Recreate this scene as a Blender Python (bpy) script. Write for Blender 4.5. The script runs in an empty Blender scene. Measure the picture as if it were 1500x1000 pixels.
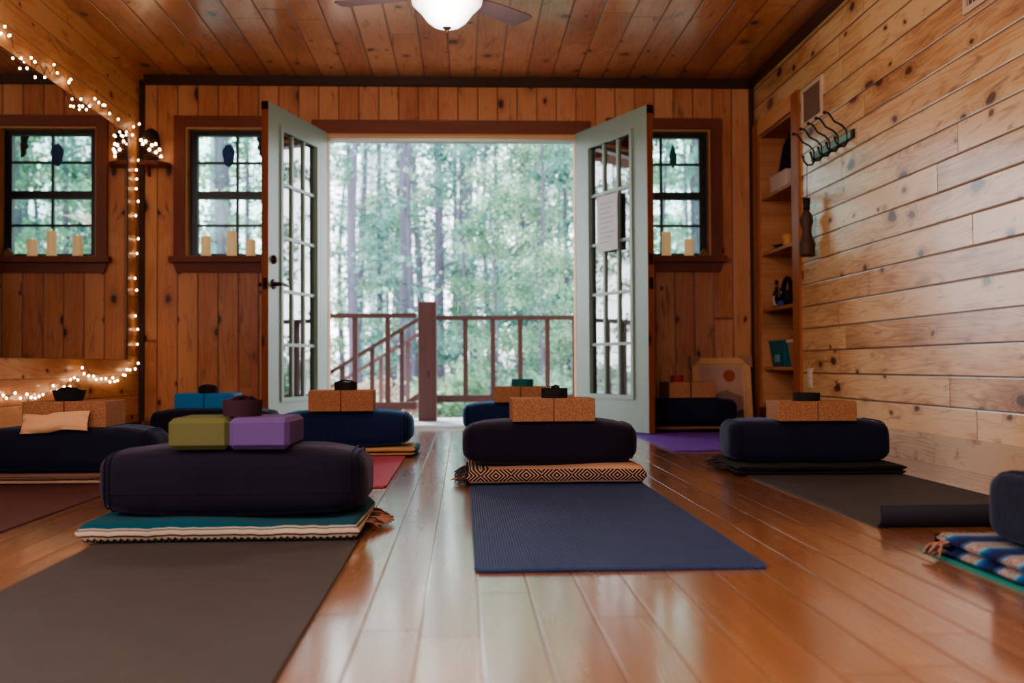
import bpy, bmesh, math, random
from mathutils import Vector, Matrix, noise
random.seed(7)
SC = bpy.context.scene
COL = SC.collection
PI = math.pi

# ------------------------------------------------------------------ colours
def lin(c):
    c = c/255.0
    return c/12.92 if c <= .04045 else ((c+.055)/1.055)**2.4
def rgb(r, g, b): return (lin(r), lin(g), lin(b), 1)

# ------------------------------------------------------------------ node helpers
class NT:
    def __init__(self, name):
        self.m = bpy.data.materials.new(name); self.m.use_nodes = True
        self.t = self.m.node_tree; self.t.nodes.clear()
        self.out = self.t.nodes.new('ShaderNodeOutputMaterial')
    def n(self, typ, **kw):
        x = self.t.nodes.new('ShaderNode'+typ)
        for k, v in kw.items(): setattr(x, k, v)
        return x
    def put(self, sock, v):
        if v is None: return
        if isinstance(v, bpy.types.NodeSocket): self.t.links.new(v, sock)
        else: sock.default_value = v
    def math(self, op, a, b=None, c=None, clamp=False):
        x = self.n('Math', operation=op, use_clamp=clamp)
        self.put(x.inputs[0], a); self.put(x.inputs[1], b); self.put(x.inputs[2], c)
        return x.outputs[0]
    def comb(self, x, y, z):
        c = self.n('CombineXYZ')
        for i, v in enumerate((x, y, z)): self.put(c.inputs[i], v)
        return c.outputs[0]
    def coord(self):
        if not hasattr(self, 'tc'):
            self.tc = self.n('TexCoord'); s = self.n('SeparateXYZ')
            self.t.links.new(self.tc.outputs['Object'], s.inputs[0]); self.xyz = s.outputs
        return self.tc.outputs['Object'], self.xyz
    def noise(self, vec, scale, detail=3, rough=.5, dist=0, dim='3D'):
        x = self.n('TexNoise', noise_dimensions=dim)
        self.put(x.inputs['Vector'], vec); x.inputs['Scale'].default_value = scale
        x.inputs['Detail'].default_value = detail; x.inputs['Roughness'].default_value = rough
        x.inputs['Distortion'].default_value = dist
        return x.outputs['Fac']
    def ramp(self, fac, stops, interp='LINEAR'):
        x = self.n('ValToRGB'); x.color_ramp.interpolation = interp
        e = x.color_ramp.elements
        while len(e) < len(stops): e.new(.5)
        for i, (p, c) in enumerate(stops): e[i].position = p; e[i].color = c
        self.put(x.inputs[0], fac); return x.outputs[0]
    def mapr(self, v, a, b, c=0, d=1):
        x = self.n('MapRange'); self.put(x.inputs[0], v)
        for i, k in enumerate((a, b, c, d)): x.inputs[i+1].default_value = k
        return x.outputs[0]
    def mix(self, fac, a, b, mode='MIX'):
        x = self.n('Mix', data_type='RGBA', blend_type=mode, clamp_factor=True)
        self.put(x.inputs[0], fac); self.put(x.inputs[6], a); self.put(x.inputs[7], b)
        return x.outputs[2]
    def white(self, vec):
        x = self.n('TexWhiteNoise', noise_dimensions='3D'); self.put(x.inputs[0], vec)
        return x.outputs[0]
    def bump(self, h, strength=.3, dist=.01, normal=None):
        x = self.n('Bump'); self.put(x.inputs['Height'], h)
        x.inputs['Strength'].default_value = strength; x.inputs['Distance'].default_value = dist
        self.put(x.inputs['Normal'], normal)
        return x.outputs[0]
    def bsdf(self, col, rough=.6, normal=None, **kw):
        p = self.n('BsdfPrincipled')
        self.put(p.inputs['Base Color'], col); self.put(p.inputs['Roughness'], rough); self.put(p.inputs['Normal'], normal)
        for k, v in kw.items(): self.put(p.inputs[k.replace('_', ' ')], v)
        if 'Coat_Weight' in kw and normal is not None: self.put(p.inputs['Coat Normal'], normal)
        self.t.links.new(p.outputs[0], self.out.inputs[0]); return p

def plain(name, c, rough=.6, grain=.06, scale=40, bump=.0, **kw):
    N = NT(name); v, _ = N.coord()
    f = N.noise(v, scale, 4)
    dark = tuple(x*(1-grain*2) for x in c[:3])+(1,); light = tuple(min(1, x*(1+grain*2)) for x in c[:3])+(1,)
    col = N.mix(f, dark, light)
    N.bsdf(col, rough, N.bump(f, bump, .004) if bump else None, **kw)
    return N.m

def de(c, k=.16):
    l = .3*c[0]+.59*c[1]+.11*c[2]
    return tuple(x+(l-x)*k for x in c[:3])+(1,)
def pine(name, along, across, pitch, off, light, mid, dark, knot, rough=.35, kd=1.0, seglen=2.4, coat=.3, groove=.6, knotrad=1.0, contrast=1.0, grooveW=.035):
    """tongue and groove knotty pine boards: along / across are axis numbers of the world-space mesh"""
    light, mid, dark = de(light), de(mid), de(dark)
    N = NT(name); _, X = N.coord()
    u0 = X[along]; v = X[across]
    s = N.math('DIVIDE', N.math('SUBTRACT', v, off), pitch)
    bid = N.math('FLOOR', s); fr = N.math('SUBTRACT', s, bid)
    rb = N.white(N.comb(bid, 3.1, 0))
    us = N.math('ADD', N.math('DIVIDE', u0, seglen), N.math('MULTIPLY', rb, 7.3))
    sid = N.math('FLOOR', us); sf = N.math('SUBTRACT', us, sid)
    rs = N.white(N.comb(bid, sid, 9)); rs2 = N.white(N.comb(sid, bid, 21))
    u = N.math('ADD', u0, N.math('MULTIPLY', rs, 37.0))
    # knots, elongated along the grain
    kv = N.comb(N.math('MULTIPLY', u, 3.2), N.math('MULTIPLY', v, 6.0), N.math('MULTIPLY', bid, 5.7))
    vo = N.n('TexVoronoi', voronoi_dimensions='2D'); wob = N.noise(kv, 2.5, 2)
    kv2 = N.comb(N.math('ADD', N.math('MULTIPLY', u, 3.2), N.math('MULTIPLY', wob, .22)), N.math('ADD', N.math('MULTIPLY', s, .78), N.math('MULTIPLY', N.noise(kv, 3.5, 2), .16)), 0)
    N.put(vo.inputs['Vector'], kv2); vo.inputs['Scale'].default_value = 1; vo.inputs['Randomness'].default_value = .9
    d = vo.outputs['Distance']; cs = N.n('SeparateColor'); N.put(cs.inputs[0], vo.outputs['Color'])
    here = N.math('GREATER_THAN', cs.outputs[0], 1-.55*kd)
    size = N.math('ADD', N.math('MULTIPLY', N.math('POWER', cs.outputs[1], 2.0), .085*knotrad), .03*knotrad)
    q = N.math('DIVIDE', d, size)
    core = N.math('MULTIPLY', N.mapr(q, .75, 1.15, 1, 0), here)
    halo = N.math('MULTIPLY', N.math('POWER', N.mapr(q, .9, 3.4, 1, 0), 2), here)
    # grain
    g1 = N.noise(N.comb(N.math('MULTIPLY', u, .9), N.math('MULTIPLY', v, 11), N.math('MULTIPLY', rs, 30)), 1.0, 3, .5, .6)
    ringv = N.math('ADD', N.math('MULTIPLY', g1, 9), N.math('MULTIPLY', halo, 2.2))
    ring = N.math('PINGPONG', ringv, .5)
    ring = N.math('MULTIPLY', N.math('POWER', N.math('MULTIPLY', ring, 2), 2.0), .55)
    fine = N.noise(N.comb(N.math('MULTIPLY', u, 5), N.math('MULTIPLY', v, 260), rs), 1.0, 2)
    blot = N.noise(N.comb(N.math('MULTIPLY', u, 2.2), N.math('MULTIPLY', v, 5), N.math('MULTIPLY', rs2, 20)), 1.0, 3)
    f = N.math('ADD', N.math('MULTIPLY', ring, .45*contrast), N.math('MULTIPLY', fine, .25))
    f = N.math('ADD', f, N.math('MULTIPLY', N.math('SUBTRACT', blot, .5), 1.1*contrast))
    f = N.math('ADD', f, N.math('MULTIPLY', N.math('SUBTRACT', rs2, .5), .55*contrast), clamp=True)
    col = N.ramp(f, [(0, light), (.45, mid), (1, dark)])
    sv = N.noise(N.comb(N.math('ADD', N.math('MULTIPLY', u, 3.5), N.math('MULTIPLY', s, 1.1)), N.math('MULTIPLY', s, 2.2), N.math('MULTIPLY', rs, 9)), 1.3, 3, .55, .8)
    col = N.mix(N.mapr(sv, .60, .72, 0, .6), col, tuple(.5*(a_+b_) for a_, b_ in zip(dark[:3], knot[:3]))+(1,))
    col = N.mix(N.math('MULTIPLY', halo, .65), col, dark)
    col = N.mix(N.math('MULTIPLY', core, .92), col, knot)
    # grooves and butt joints
    e = N.math('PINGPONG', N.math('ADD', fr, 0), .5)          # 0 at board edge
    gr = N.mapr(e, 0.0, grooveW, 1, 0)
    ej = N.math('PINGPONG', sf, .5); gj = N.mapr(ej, 0, .0016, 1, 0)
    gall = N.math('MAXIMUM', gr, N.math('MULTIPLY', gj, .8))
    col = N.mix(N.math('MULTIPLY', N.math('POWER', gall, .8), groove), col, tuple(c*.28 for c in dark[:3])+(1,))
    h = N.math('SUBTRACT', N.math('MULTIPLY', fine, .02), gall)
    h = N.math('SUBTRACT', h, N.math('MULTIPLY', core, .06))
    cup = N.math('MULTIPLY', N.noise(N.comb(N.math('MULTIPLY', u, 1.5), N.math('MULTIPLY', v, 6), rs), 1, 1), .25)
    nb = N.bump(N.math('ADD', h, cup), .35, .006)
    N.bsdf(col, N.math('ADD', rough, N.math('MULTIPLY', fine, .08)), nb, Coat_Weight=coat, Coat_Roughness=.18)
    return N.m

# ------------------------------------------------------------------ materials
M = {}
M['pine_back'] = pine('pine_back', 2, 0, .1375, -1.953, rgb(208,140,86), rgb(190,112,62), rgb(146,74,36), rgb(52,20,10), rough=.5, kd=.8, seglen=9, coat=.1, groove=.85, grooveW=.045, knotrad=1.3)
M['pine_left'] = pine('pine_left', 1, 2, .132, .513, rgb(226,164,104), rgb(206,130,72), rgb(160,86,42), rgb(60,26,14), rough=.45, kd=.8, coat=.15, seglen=2.9)
M['pine_right'] = pine('pine_right', 1, 2, .1315, .512, rgb(230,190,134), rgb(208,154,94), rgb(158,98,52), rgb(84,44,28), rough=.3, kd=.9, coat=.5, groove=1.0, seglen=2.1, knotrad=1.6, grooveW=.05, contrast=1.4)
M['pine_ceiling'] = pine('pine_ceiling', 1, 0, .1765, -1.142, rgb(214,146,92), rgb(192,116,66), rgb(148,78,42), rgb(66,28,14), rough=.36, kd=.9, coat=.8, groove=.8, seglen=3.6, grooveW=.045, knotrad=1.2)
M['pine_shelf'] = pine('pine_shelf', 1, 2, .6, -.15, rgb(206,140,88), rgb(190,116,64), rgb(150,80,42), rgb(70,30,16), rough=.5, kd=.5, coat=.05, groove=.0, seglen=7)
M['pine_base'] = pine('pine_base', 1, 2, .5, -.2, rgb(200,176,144), rgb(176,142,106), rgb(124,84,60), rgb(60,34,26), rough=.5, kd=1.3, coat=.05, groove=.0, seglen=7, contrast=1.5)
def redwood(name, along, c1, c2, rough=.5):
    N = NT(name); _, X = N.coord()
    sc = [28, 28, 28]; sc[along] = 1.6
    vec = N.comb(*[N.math('MULTIPLY', X[i], sc[i]) for i in range(3)])
    f = N.noise(vec, 1, 4, .6, .4)
    vk = N.n('TexVoronoi'); kv = [2.5, 7, 7] if along == 0 else ([7, 7, 2.5] if along == 2 else [7, 2.5, 7])
    N.put(vk.inputs['Vector'], N.comb(*[N.math('MULTIPLY', X[i], kv[i]) for i in range(3)])); vk.inputs['Scale'].default_value = 1
    k = N.mapr(vk.outputs['Distance'], .05, .13, 1, 0)
    col = N.mix(k, N.mix(f, c1, c2), tuple(x*.25 for x in c2[:3])+(1,))
    N.bsdf(col, rough, N.bump(f, .15, .003)); return N.m
M['trim_x'] = redwood('stained_trim_horizontal', 0, rgb(140,72,44), rgb(96,44,26))
M['trim_z'] = redwood('stained_trim_vertical', 2, rgb(142,74,46), rgb(98,46,28))
M['trim_y'] = redwood('stained_trim_lengthwise', 1, rgb(120,62,38), rgb(78,38,24))
M['dark_x'] = redwood('dark_trim_horizontal', 0, rgb(72,36,22), rgb(44,22,14))
M['dark_y'] = redwood('dark_trim_lengthwise', 1, rgb(92,50,30), rgb(54,28,18))
M['dark_z'] = redwood('dark_trim_vertical', 2, rgb(66,34,22), rgb(40,20,14))
M['jamb'] = redwood('pale_jamb_wood', 0, rgb(222,170,120), rgb(196,136,88))
M['jamb_z'] = redwood('pale_jamb_wood_vertical', 2, rgb(222,176,128), rgb(196,140,92))
M['jamb_trim'] = redwood('orange_alcove_trim', 2, rgb(184,118,80), rgb(148,86,56))
M['door_edge'] = redwood('door_edge_wood', 2, rgb(150,84,52), rgb(104,52,32))
M['rail'] = redwood('deck_rail_paint', 2, rgb(108,74,70), rgb(74,48,48), .6)
M['rail_x'] = redwood('deck_rail_paint_horizontal', 0, rgb(108,74,70), rgb(74,48,48), .6)
M['deck'] = redwood('weathered_deck', 0, rgb(190,188,184), rgb(150,146,144), .6)
M['aluminium'] = plain('threshold_metal', rgb(170,170,165), .35, .05, 60, Metallic=.8)

def floor_mat():
    N = NT('laminate_planks'); _, X = N.coord()
    pitch = .0997; L = 1.2
    s = N.math('DIVIDE', N.math('SUBTRACT', X[0], -.1728), pitch); bid = N.math('FLOOR', s); fr = N.math('SUBTRACT', s, bid)
    rb = N.white(N.comb(bid, 5.3, 1))
    us = N.math('ADD', N.math('DIVIDE', X[1], L), N.math('MULTIPLY', rb, 5.7)); sid = N.math('FLOOR', us); sf = N.math('SUBTRACT', us, sid)
    r = N.white(N.comb(bid, sid, 4)); 
    u = N.math('ADD', X[1], N.math('MULTIPLY', r, 31))
    g = N.noise(N.comb(N.math('MULTIPLY', u, 1.3), N.math('MULTIPLY', X[0], 22), r), 1, 4, .55, .5)
    fine = N.noise(N.comb(N.math('MULTIPLY', u, 9), N.math('MULTIPLY', X[0], 420), r), 1, 2)
    f = N.math('ADD', N.math('MULTIPLY', g, .6), N.math('ADD', N.math('MULTIPLY', fine, .15), N.math('MULTIPLY', r, .28)), clamp=True)
    col = N.ramp(f, [(.15, rgb(180,136,100)), (.5, rgb(156,110,78)), (.9, rgb(124,82,56))])
    e = N.math('PINGPONG', fr, .5); ge = N.mapr(e, .006, .028, 1, 0)
    ej = N.math('PINGPONG', sf, .5); gj = N.mapr(ej, 0.0004, .0018, 1, 0)
    ga = N.math('MAXIMUM', ge, gj)
    col = N.mix(N.math('MULTIPLY', ga, .38), col, rgb(60,28,16))
    n = N.bump(N.math('SUBTRACT', N.math('MULTIPLY', fine, .015), ga), .45, .0018)
    wav = N.bump(N.noise(N.comb(N.math('MULTIPLY', X[0], 5), N.math('MULTIPLY', X[1], 2), 0), 1, 2), .06, .02, n)
    N.bsdf(col, N.math('ADD', .24, N.math('MULTIPLY', g, .08)), wav, Coat_Weight=N.math('SUBTRACT', 1, N.math('MULTIPLY', ga, .2)), Coat_Roughness=.13, Coat_IOR=1.65, Specular_IOR_Level=N.math('MULTIPLY', N.math('SUBTRACT', 1, ga), .6))
    return N.m
M['floor'] = floor_mat()

def glass_mat(name, tint, ior, rough=.0):
    N = NT(name); v, _ = N.coord()
    fr = N.n('Fresnel'); fr.inputs[0].default_value = ior
    wob = N.bump(N.noise(v, 3, 1), .02, .02)
    t = N.n('BsdfTransparent'); t.inputs[0].default_value = tint
    g = N.n('BsdfGlossy'); g.inputs['Roughness'].default_value = rough; N.put(g.inputs['Normal'], wob)
    mx = N.n('MixShader'); N.put(mx.inputs[0], N.math('MULTIPLY', fr.outputs[0], 1.6, clamp=True)); N.put(mx.inputs[1], t.outputs[0]); N.put(mx.inputs[2], g.outputs[0])
    N.t.links.new(mx.outputs[0], N.out.inputs[0]); return N.m
M['glass'] = glass_mat('window_glass', (.80, .93, .90, 1), 1.5)
M['door_glass'] = glass_mat('coated_door_glass', (.7, .8, .8, 1), 2.6)
N = NT('mirror_silver'); v, _ = N.coord()
N.bsdf(N.mix(N.noise(v, 2), (.80, .79, .77, 1), (.84, .83, .81, 1)), .01, None, Metallic=1.0); M['mirror'] = N.m

M['black_sash'] = plain('dark_bronze_sash', rgb(34,34,36), .4)
M['sage'] = plain('sage_door_paint', rgb(136,158,146), .38, .02, 8)
M['black'] = plain('black_webbing', rgb(22,22,26), .85, .2, 300, .4)
M['bronze'] = plain('oil_rubbed_bronze', rgb(58,44,36), .35, .1, 30, Metallic=.9)
M['steel'] = plain('brushed_steel', rgb(150,150,148), .3, .05, 60, Metallic=1.0)
M['white_plastic'] = plain('white_plastic', rgb(214,206,194), .45, .02)
M['tan_plastic'] = plain('tan_outlet_plate', rgb(176,122,76), .5, .02)
M['vent'] = plain('vent_enamel', rgb(212,190,170), .5, .03)
M['vent_dark'] = plain('vent_shadow', rgb(140,112,98), .7, .05)
M['wire'] = plain('dark_green_wire', rgb(36,42,30), .6)
M['paper'] = plain('printed_paper', rgb(214,220,226), .7, .015, 12)
M['ink'] = plain('grey_print', rgb(160,168,178), .8, .05)

def fabric(name, c, c2=None, scale=420, rough=.9, sheen=.28, tint=(.4,.5,.8,1), bump=.25):
    N = NT(name); v, X = N.coord()
    w = N.math('MULTIPLY', N.math('SINE', N.math('MULTIPLY', X[0], scale*4)), N.math('SINE', N.math('MULTIPLY', X[2], scale*4)))
    b = N.noise(v, 5, 3); fz = N.noise(v, 900, 2)
    col = N.mix(b, c, c2 or tuple(x*1.5 for x in c[:3])+(1,))
    h = N.math('ADD', N.math('MULTIPLY', fz, .5), N.math('MULTIPLY', w, .2))
    n1 = N.bump(N.noise(v, 9, 3, .5, .3), .35, .02)
    N.bsdf(col, rough, N.bump(h, bump, .002, n1), Sheen_Weight=sheen, Sheen_Tint=tint, Sheen_Roughness=.4, Specular_IOR_Level=.2)
    return N.m
M['bolster'] = fabric('navy_bolster_cotton', rgb(22,24,40), rgb(28,32,54))
M['bolster_plum'] = fabric('aubergine_bolster_cotton', rgb(23,21,35), rgb(30,27,46), tint=(.5,.45,.7,1))
M['bolster_skylit'] = fabric('skylit_navy_bolster_cotton', rgb(20,32,66), rgb(28,44,86), sheen=.6, tint=(.2,.5,.95,1))  # same navy cloth, blue skylight from the doorway painted into colour and sheen
M['piping'] = fabric('bolster_piping', rgb(20,20,34), sheen=.2)
M['linen'] = fabric('beige_linen', rgb(214,170,132), rgb(226,184,146), 200, .9, .1, (1,.9,.8,1), .4)

def cork():
    N = NT('cork_block'); v, _ = N.coord()
    a = N.noise(v, 260, 4, .7); vo = N.n('TexVoronoi'); N.put(vo.inputs['Vector'], v); vo.inputs['Scale'].default_value = 190
    f = N.math('ADD', N.math('MULTIPLY', a, .7), N.math('MULTIPLY', vo.outputs['Distance'], .5), clamp=True)
    N.bsdf(N.ramp(f, [(.2, rgb(92,58,38)), (.5, rgb(146,98,68)), (.85, rgb(172,128,96))]), .85, N.bump(f, .25, .002)); return N.m
M['cork'] = cork()
M['foam_green'] = plain('olive_green_foam', rgb(92,92,52), .75, .1, 500, .15)
M['foam_purple'] = plain('lilac_purple_foam', rgb(92,68,128), .75, .1, 500, .15)
M['foam_blue'] = plain('bright_blue_foam', rgb(16,112,176), .7, .1, 500, .15)
if False: M['cream_foam'] = plain('cream_foam', rgb(222,200,160), .75, .1, 500, .15)
M['burgundy'] = plain('burgundy_webbing', rgb(52,20,38), .8, .2, 300, .4)
M['teal_web'] = plain('teal_webbing', rgb(16,92,98), .8, .2, 300, .4)
M['red_web'] = plain('red_webbing', rgb(150,50,50), .8, .2, 300, .4)

def mat_rib(name, c, c2, rib=.0068, rough=.6):
    N = NT(name); v, X = N.coord()
    a = N.math('SINE', N.math('MULTIPLY', X[0], 2*PI/rib)); b = N.math('SINE', N.math('MULTIPLY', X[1], 2*PI/rib))
    h = N.math('MULTIPLY', N.math('ADD', a, N.math('MULTIPLY', b, .7)), .5)
    blot = N.noise(v, 7, 4); st = N.noise(N.comb(N.math('MULTIPLY', X[0], 6), N.math('MULTIPLY', X[1], 60), 0), 1, 3)
    f = N.math('ADD', N.math('MULTIPLY', N.mapr(h, -1, 1, 0, 1), .6), N.math('ADD', N.math('MULTIPLY', blot, .3), N.math('MULTIPLY', st, .3)), clamp=True)
    N.bsdf(N.mix(f, c, c2), rough, N.bump(h, .7, .002), Specular_IOR_Level=.35)
    return N.m
M['mat_grey'] = mat_rib('warm_grey_mat', rgb(42,41,43), rgb(84,79,80))
M['mat_blue'] = mat_rib('slate_blue_mat', rgb(16,28,58), rgb(56,80,134))
M['mat_dark'] = mat_rib('charcoal_mat', rgb(38,40,44), rgb(76,77,80))
M['mat_pink'] = mat_rib('rose_mat', rgb(150,62,88), rgb(186,92,118))
M['mat_brown'] = mat_rib('maroon_brown_mat', rgb(72,44,44), rgb(104,66,64))
M['mat_purple'] = mat_rib('violet_mat', rgb(98,60,170), rgb(128,84,200))
M['mat_teal'] = mat_rib('teal_mat', rgb(20,120,116), rgb(40,150,146))
M['navy_rubber'] = plain('navy_mat_underside', rgb(30,34,52), .7, .1, 300, .1)

def stripes(name, bands, axis=2, wob=.006, freq=9, zig=0):
    """woven blanket: colour bands by height; bands = [(height, colour), ...]"""
    N = NT(name); v, X = N.coord()
    w = N.math('MULTIPLY', N.math('SUBTRACT', N.noise(N.comb(N.math('MULTIPLY', X[0], freq), 0, 0), 1, 2), .5), wob)
    z = N.math('ADD', X[axis], w)
    tooth = N.math('MULTIPLY', N.math('PINGPONG', N.math('MULTIPLY', X[0], 130), .5), .0022)
    z = N.math('ADD', z, tooth)
    hi = bands[-1][0]; zz = N.math('DIVIDE', z, hi)
    st = [(b[0]/hi, b[1]) for b in bands]
    col = N.ramp(zz, st, 'CONSTANT')
    if zig:
        tri = N.math('MULTIPLY', N.math('PINGPONG', N.math('MULTIPLY', X[0], 62), .5), 2)
        k = N.math('LESS_THAN', N.math('ABSOLUTE', N.math('SUBTRACT', z, N.math('ADD', .001, N.math('MULTIPLY', tri, .009)))), .0042)
        col = N.mix(k, col, K)
    fz = N.noise(v, 500, 3)
    weave = N.math('SINE', N.math('MULTIPLY', X[0], 1500))
    N.bsdf(N.mix(N.math('MULTIPLY', fz, .35), col, (.02, .02, .02, 1)), .95, N.bump(N.math('ADD', fz, N.math('MULTIPLY', weave, .3)), .7, .003), Sheen_Weight=.04, Specular_IOR_Level=.2)
    return N.m
W = rgb(214,192,172); K = rgb(24,20,26); T = rgb(0,84,106)
M['bl_teal'] = stripes('teal_striped_blanket', [(0, W), (.012, W), (.016, K), (.0205, W), (.0315, T), (.0345, W), (.0375, T), (.06, T)], zig=.0125, wob=.014, freq=14)
M['bl_pink'] = stripes('rose_cream_striped_blanket', [(0, rgb(70,50,52)), (.004, rgb(206,170,140)), (.014, rgb(80,54,54)), (.017, rgb(196,158,130)), (.027, rgb(66,46,50)), (.03, rgb(150,110,104)), (.04, rgb(120,84,84)), (.06, rgb(110,78,80))])
M['bl_tan'] = stripes('tan_cream_striped_blanket', [(0, rgb(60,40,30)), (.004, rgb(212,168,120)), (.014, rgb(50,34,28)), (.02, rgb(206,164,118)), (.06, rgb(212,170,124))])
M['bl_dark'] = stripes('charcoal_brown_blanket', [(0, rgb(20,17,20)), (.006, rgb(50,38,36)), (.009, rgb(22,18,22)), (.014, rgb(44,34,34)), (.018, rgb(24,20,24)), (.05, rgb(26,24,34))], wob=.01, freq=30)
M['bl_rose'] = stripes('dusty_rose_blanket', [(0, rgb(30,22,26)), (.018, rgb(178,120,112)), (.034, rgb(50,30,34)), (.06, rgb(160,108,104))])

def diamond():
    N = NT('diamond_woven_blanket'); v, X = N.coord()
    per = .11
    wv = N.math('MULTIPLY', N.math('SUBTRACT', N.noise(N.comb(N.math('MULTIPLY', X[0], 5), 0, 0), 1, 1), .5), .012)
    zz = N.math('ADD', N.math('SUBTRACT', X[2], .033), wv)
    px = N.math('PINGPONG', X[0], per/2)
    dm = N.math('ADD', px, N.math('MULTIPLY', N.math('ABSOLUTE', zz), 1.15))
    fl = N.math('FRACT', N.math('DIVIDE', dm, .0140))
    blk = N.math('GREATER_THAN', fl, .42)
    band = N.math('LESS_THAN', N.math('ABSOLUTE', zz), .0205)
    tan = rgb(200,160,132)
    col = N.mix(N.math('MULTIPLY', blk, band), tan, K)
    low = N.math('LESS_THAN', X[2], .006)
    st = N.math('GREATER_THAN', N.math('FRACT', N.math('MULTIPLY', X[2], 260)), .6)
    col = N.mix(low, col, N.mix(st, rgb(120,106,108), K))
    fz = N.noise(v, 500, 3)
    N.bsdf(N.mix(N.math('MULTIPLY', fz, .3), col, (.02, .02, .02, 1)), .95, N.bump(fz, .6, .003), Sheen_Weight=.04, Specular_IOR_Level=.2)
    return N.m
M['bl_diamond'] = diamond()
def ikat():
    N = NT('blue_white_serape_blanket'); v, X = N.coord()
    # bands along Y: dark blue > blue > pale > cream with grey-black figures
    yy = N.math('FRACT', N.math('DIVIDE', N.math('ADD', X[1], N.math('MULTIPLY', X[2], .6)), .155))
    col = N.ramp(yy, [(0, rgb(6,14,56)), (.24, rgb(4,40,116)), (.38, rgb(0,104,172)), (.46, rgb(120,170,196)), (.52, rgb(190,170,166)), (.82, rgb(190,170,166)), (.88, rgb(60,110,170)), (1, rgb(6,14,56))])
    c = N.math('ABSOLUTE', N.math('SUBTRACT', yy, .66)); zq = N.math('PINGPONG', N.math('MULTIPLY', X[2], 45), .5)
    rr = N.math('ADD', N.math('MULTIPLY', c, 5.0), zq); k = N.math('GREATER_THAN', N.math('FRACT', N.math('MULTIPLY', rr, 2.6)), .55)
    inb = N.math('LESS_THAN', c, .17)
    nz = N.noise(v, 160, 2); k = N.math('MULTIPLY', N.math('MULTIPLY', k, inb), N.mapr(nz, .35, .6, .3, 1))
    col = N.mix(k, col, rgb(60,52,62))
    fz = N.noise(v, 500, 3)
    N.bsdf(N.mix(N.math('MULTIPLY', fz, .3), col, (.02, .02, .03, 1)), .95, N.bump(fz, .6, .003), Sheen_Weight=.04, Specular_IOR_Level=.2)
    return N.m
M['bl_ikat'] = ikat()
M['teal_edge'] = fabric('teal_blanket_underfold', rgb(10,80,100), rgb(20,110,130), 300, .95, .2)
M['fringe'] = plain('rust_tassel_yarn', rgb(168,120,98), .9, .15, 300)
M['fringe_dark'] = plain('charcoal_tassel_yarn', rgb(60,50,56), .9, .3, 300)
M['wax'] = plain('ivory_wax', rgb(244,226,190), .55, .04, 15, Subsurface_Weight=.3, Subsurface_Scale=.02, Emission_Color=rgb(255,214,150), Emission_Strength=.22)  # faint emission added to the wax so the candles look paler
M['flame'] = plain('candle_led', rgb(255,220,170), .5, .01, Emission_Color=(1,.7,.4,1), Emission_Strength=1.2)
M['stone'] = plain('grey_tan_stone', rgb(150,116,92), .8, .3, 30, .6)
M['agate'] = plain('deep_blue_agate', rgb(4,72,130), .25, .5, 60, Transmission_Weight=.2)
M['teal_glass'] = plain('teal_stained_glass', rgb(14,120,110), .2, .4, 60, Transmission_Weight=.2)
M['purple_glow'] = plain('violet_strip', rgb(90,70,150), .5, .05)
N = NT('fairy_bulb'); e = N.n('Emission'); v, _ = N.coord()
N.put(e.inputs[0], N.mix(N.noise(v, 4), (1, .78, .50, 1), (1, .66, .36, 1))); e.inputs[1].default_value = 20; N.t.links.new(e.outputs[0], N.out.inputs[0]); M['bulb'] = N.m
def bowl_mat():
    N = NT('frosted_glass_bowl'); _, X = N.coord()
    f = N.mapr(X[2], .075, .135, 0, 1)
    col = N.mix(f, (.78, .88, 1, 1), (1, .72, .42, 1))
    N.bsdf((.8, .8, .8, 1), .35, None, Emission_Color=col, Emission_Strength=N.math('ADD', 2.2, N.math('MULTIPLY', f, -.9)))
    return N.m
M['bowl'] = bowl_mat()
M['blade'] = redwood('fan_blade_laminate', 0, rgb(122,100,110), rgb(100,80,92), .5)
M['hook_black'] = plain('wrought_iron', rgb(20,18,18), .45, .1)
M['hook_back'] = plain('verdigris_strip', rgb(120,168,162), .5, .12, 30)
M['carved'] = plain('carved_dark_wood', rgb(76,48,38), .6, .25, 60, .4)
M['carved_neck'] = plain('black_cord_wrap', rgb(26,20,18), .7, .2, 200, .4)
M['wicker'] = plain('dark_wicker', rgb(44,26,18), .7, .4, 120, .6)
M['wicker_tan'] = plain('tan_wicker', rgb(150,98,60), .7, .3, 120, .6)
M['frame_wood'] = plain('blond_frame_wood', rgb(214,164,118), .5, .08, 30)
M['print'] = plain('taupe_print', rgb(188,152,138), .8, .04, 30)
M['print_margin'] = plain('cream_print_margin', rgb(204,164,132), .8, .03, 30)
M['rust_ink'] = plain('rust_ink', rgb(166,84,54), .8, .06, 30)
M['mauve_ink'] = plain('mauve_ink', rgb(152,118,112), .8, .06, 30)
M['slate_ink'] = plain('slate_ink', rgb(74,62,70), .8, .06, 30)
M['card'] = plain('grey_cardboard', rgb(170,128,110), .85, .06, 50)
M['cup'] = plain('turned_wood_cup', rgb(214,156,96), .5, .1, 40)
M['leaf_small'] = plain('dull_green_leaf', rgb(70,80,40), .6, .2, 40)
M['tissue'] = plain('white_carton', rgb(206,184,170), .7, .04, 20)
M['basket'] = plain('teal_basket_weave', rgb(20,104,116), .7, .35, 90, .5)
M['basket_light'] = plain('pale_blue_patch', rgb(110,170,180), .7, .1, 90)
M['bottle_dark'] = plain('dark_green_bottle', rgb(36,44,36), .2, .1, 10)
M['label'] = plain('pale_bottle_label', rgb(196,186,180), .7, .05, 30)
M['blue_light'] = plain('cobalt_plastic', rgb(40,90,190), .4, .05)
M['crystal'] = plain('rose_quartz', rgb(206,140,118), .4, .15, 40)
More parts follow.
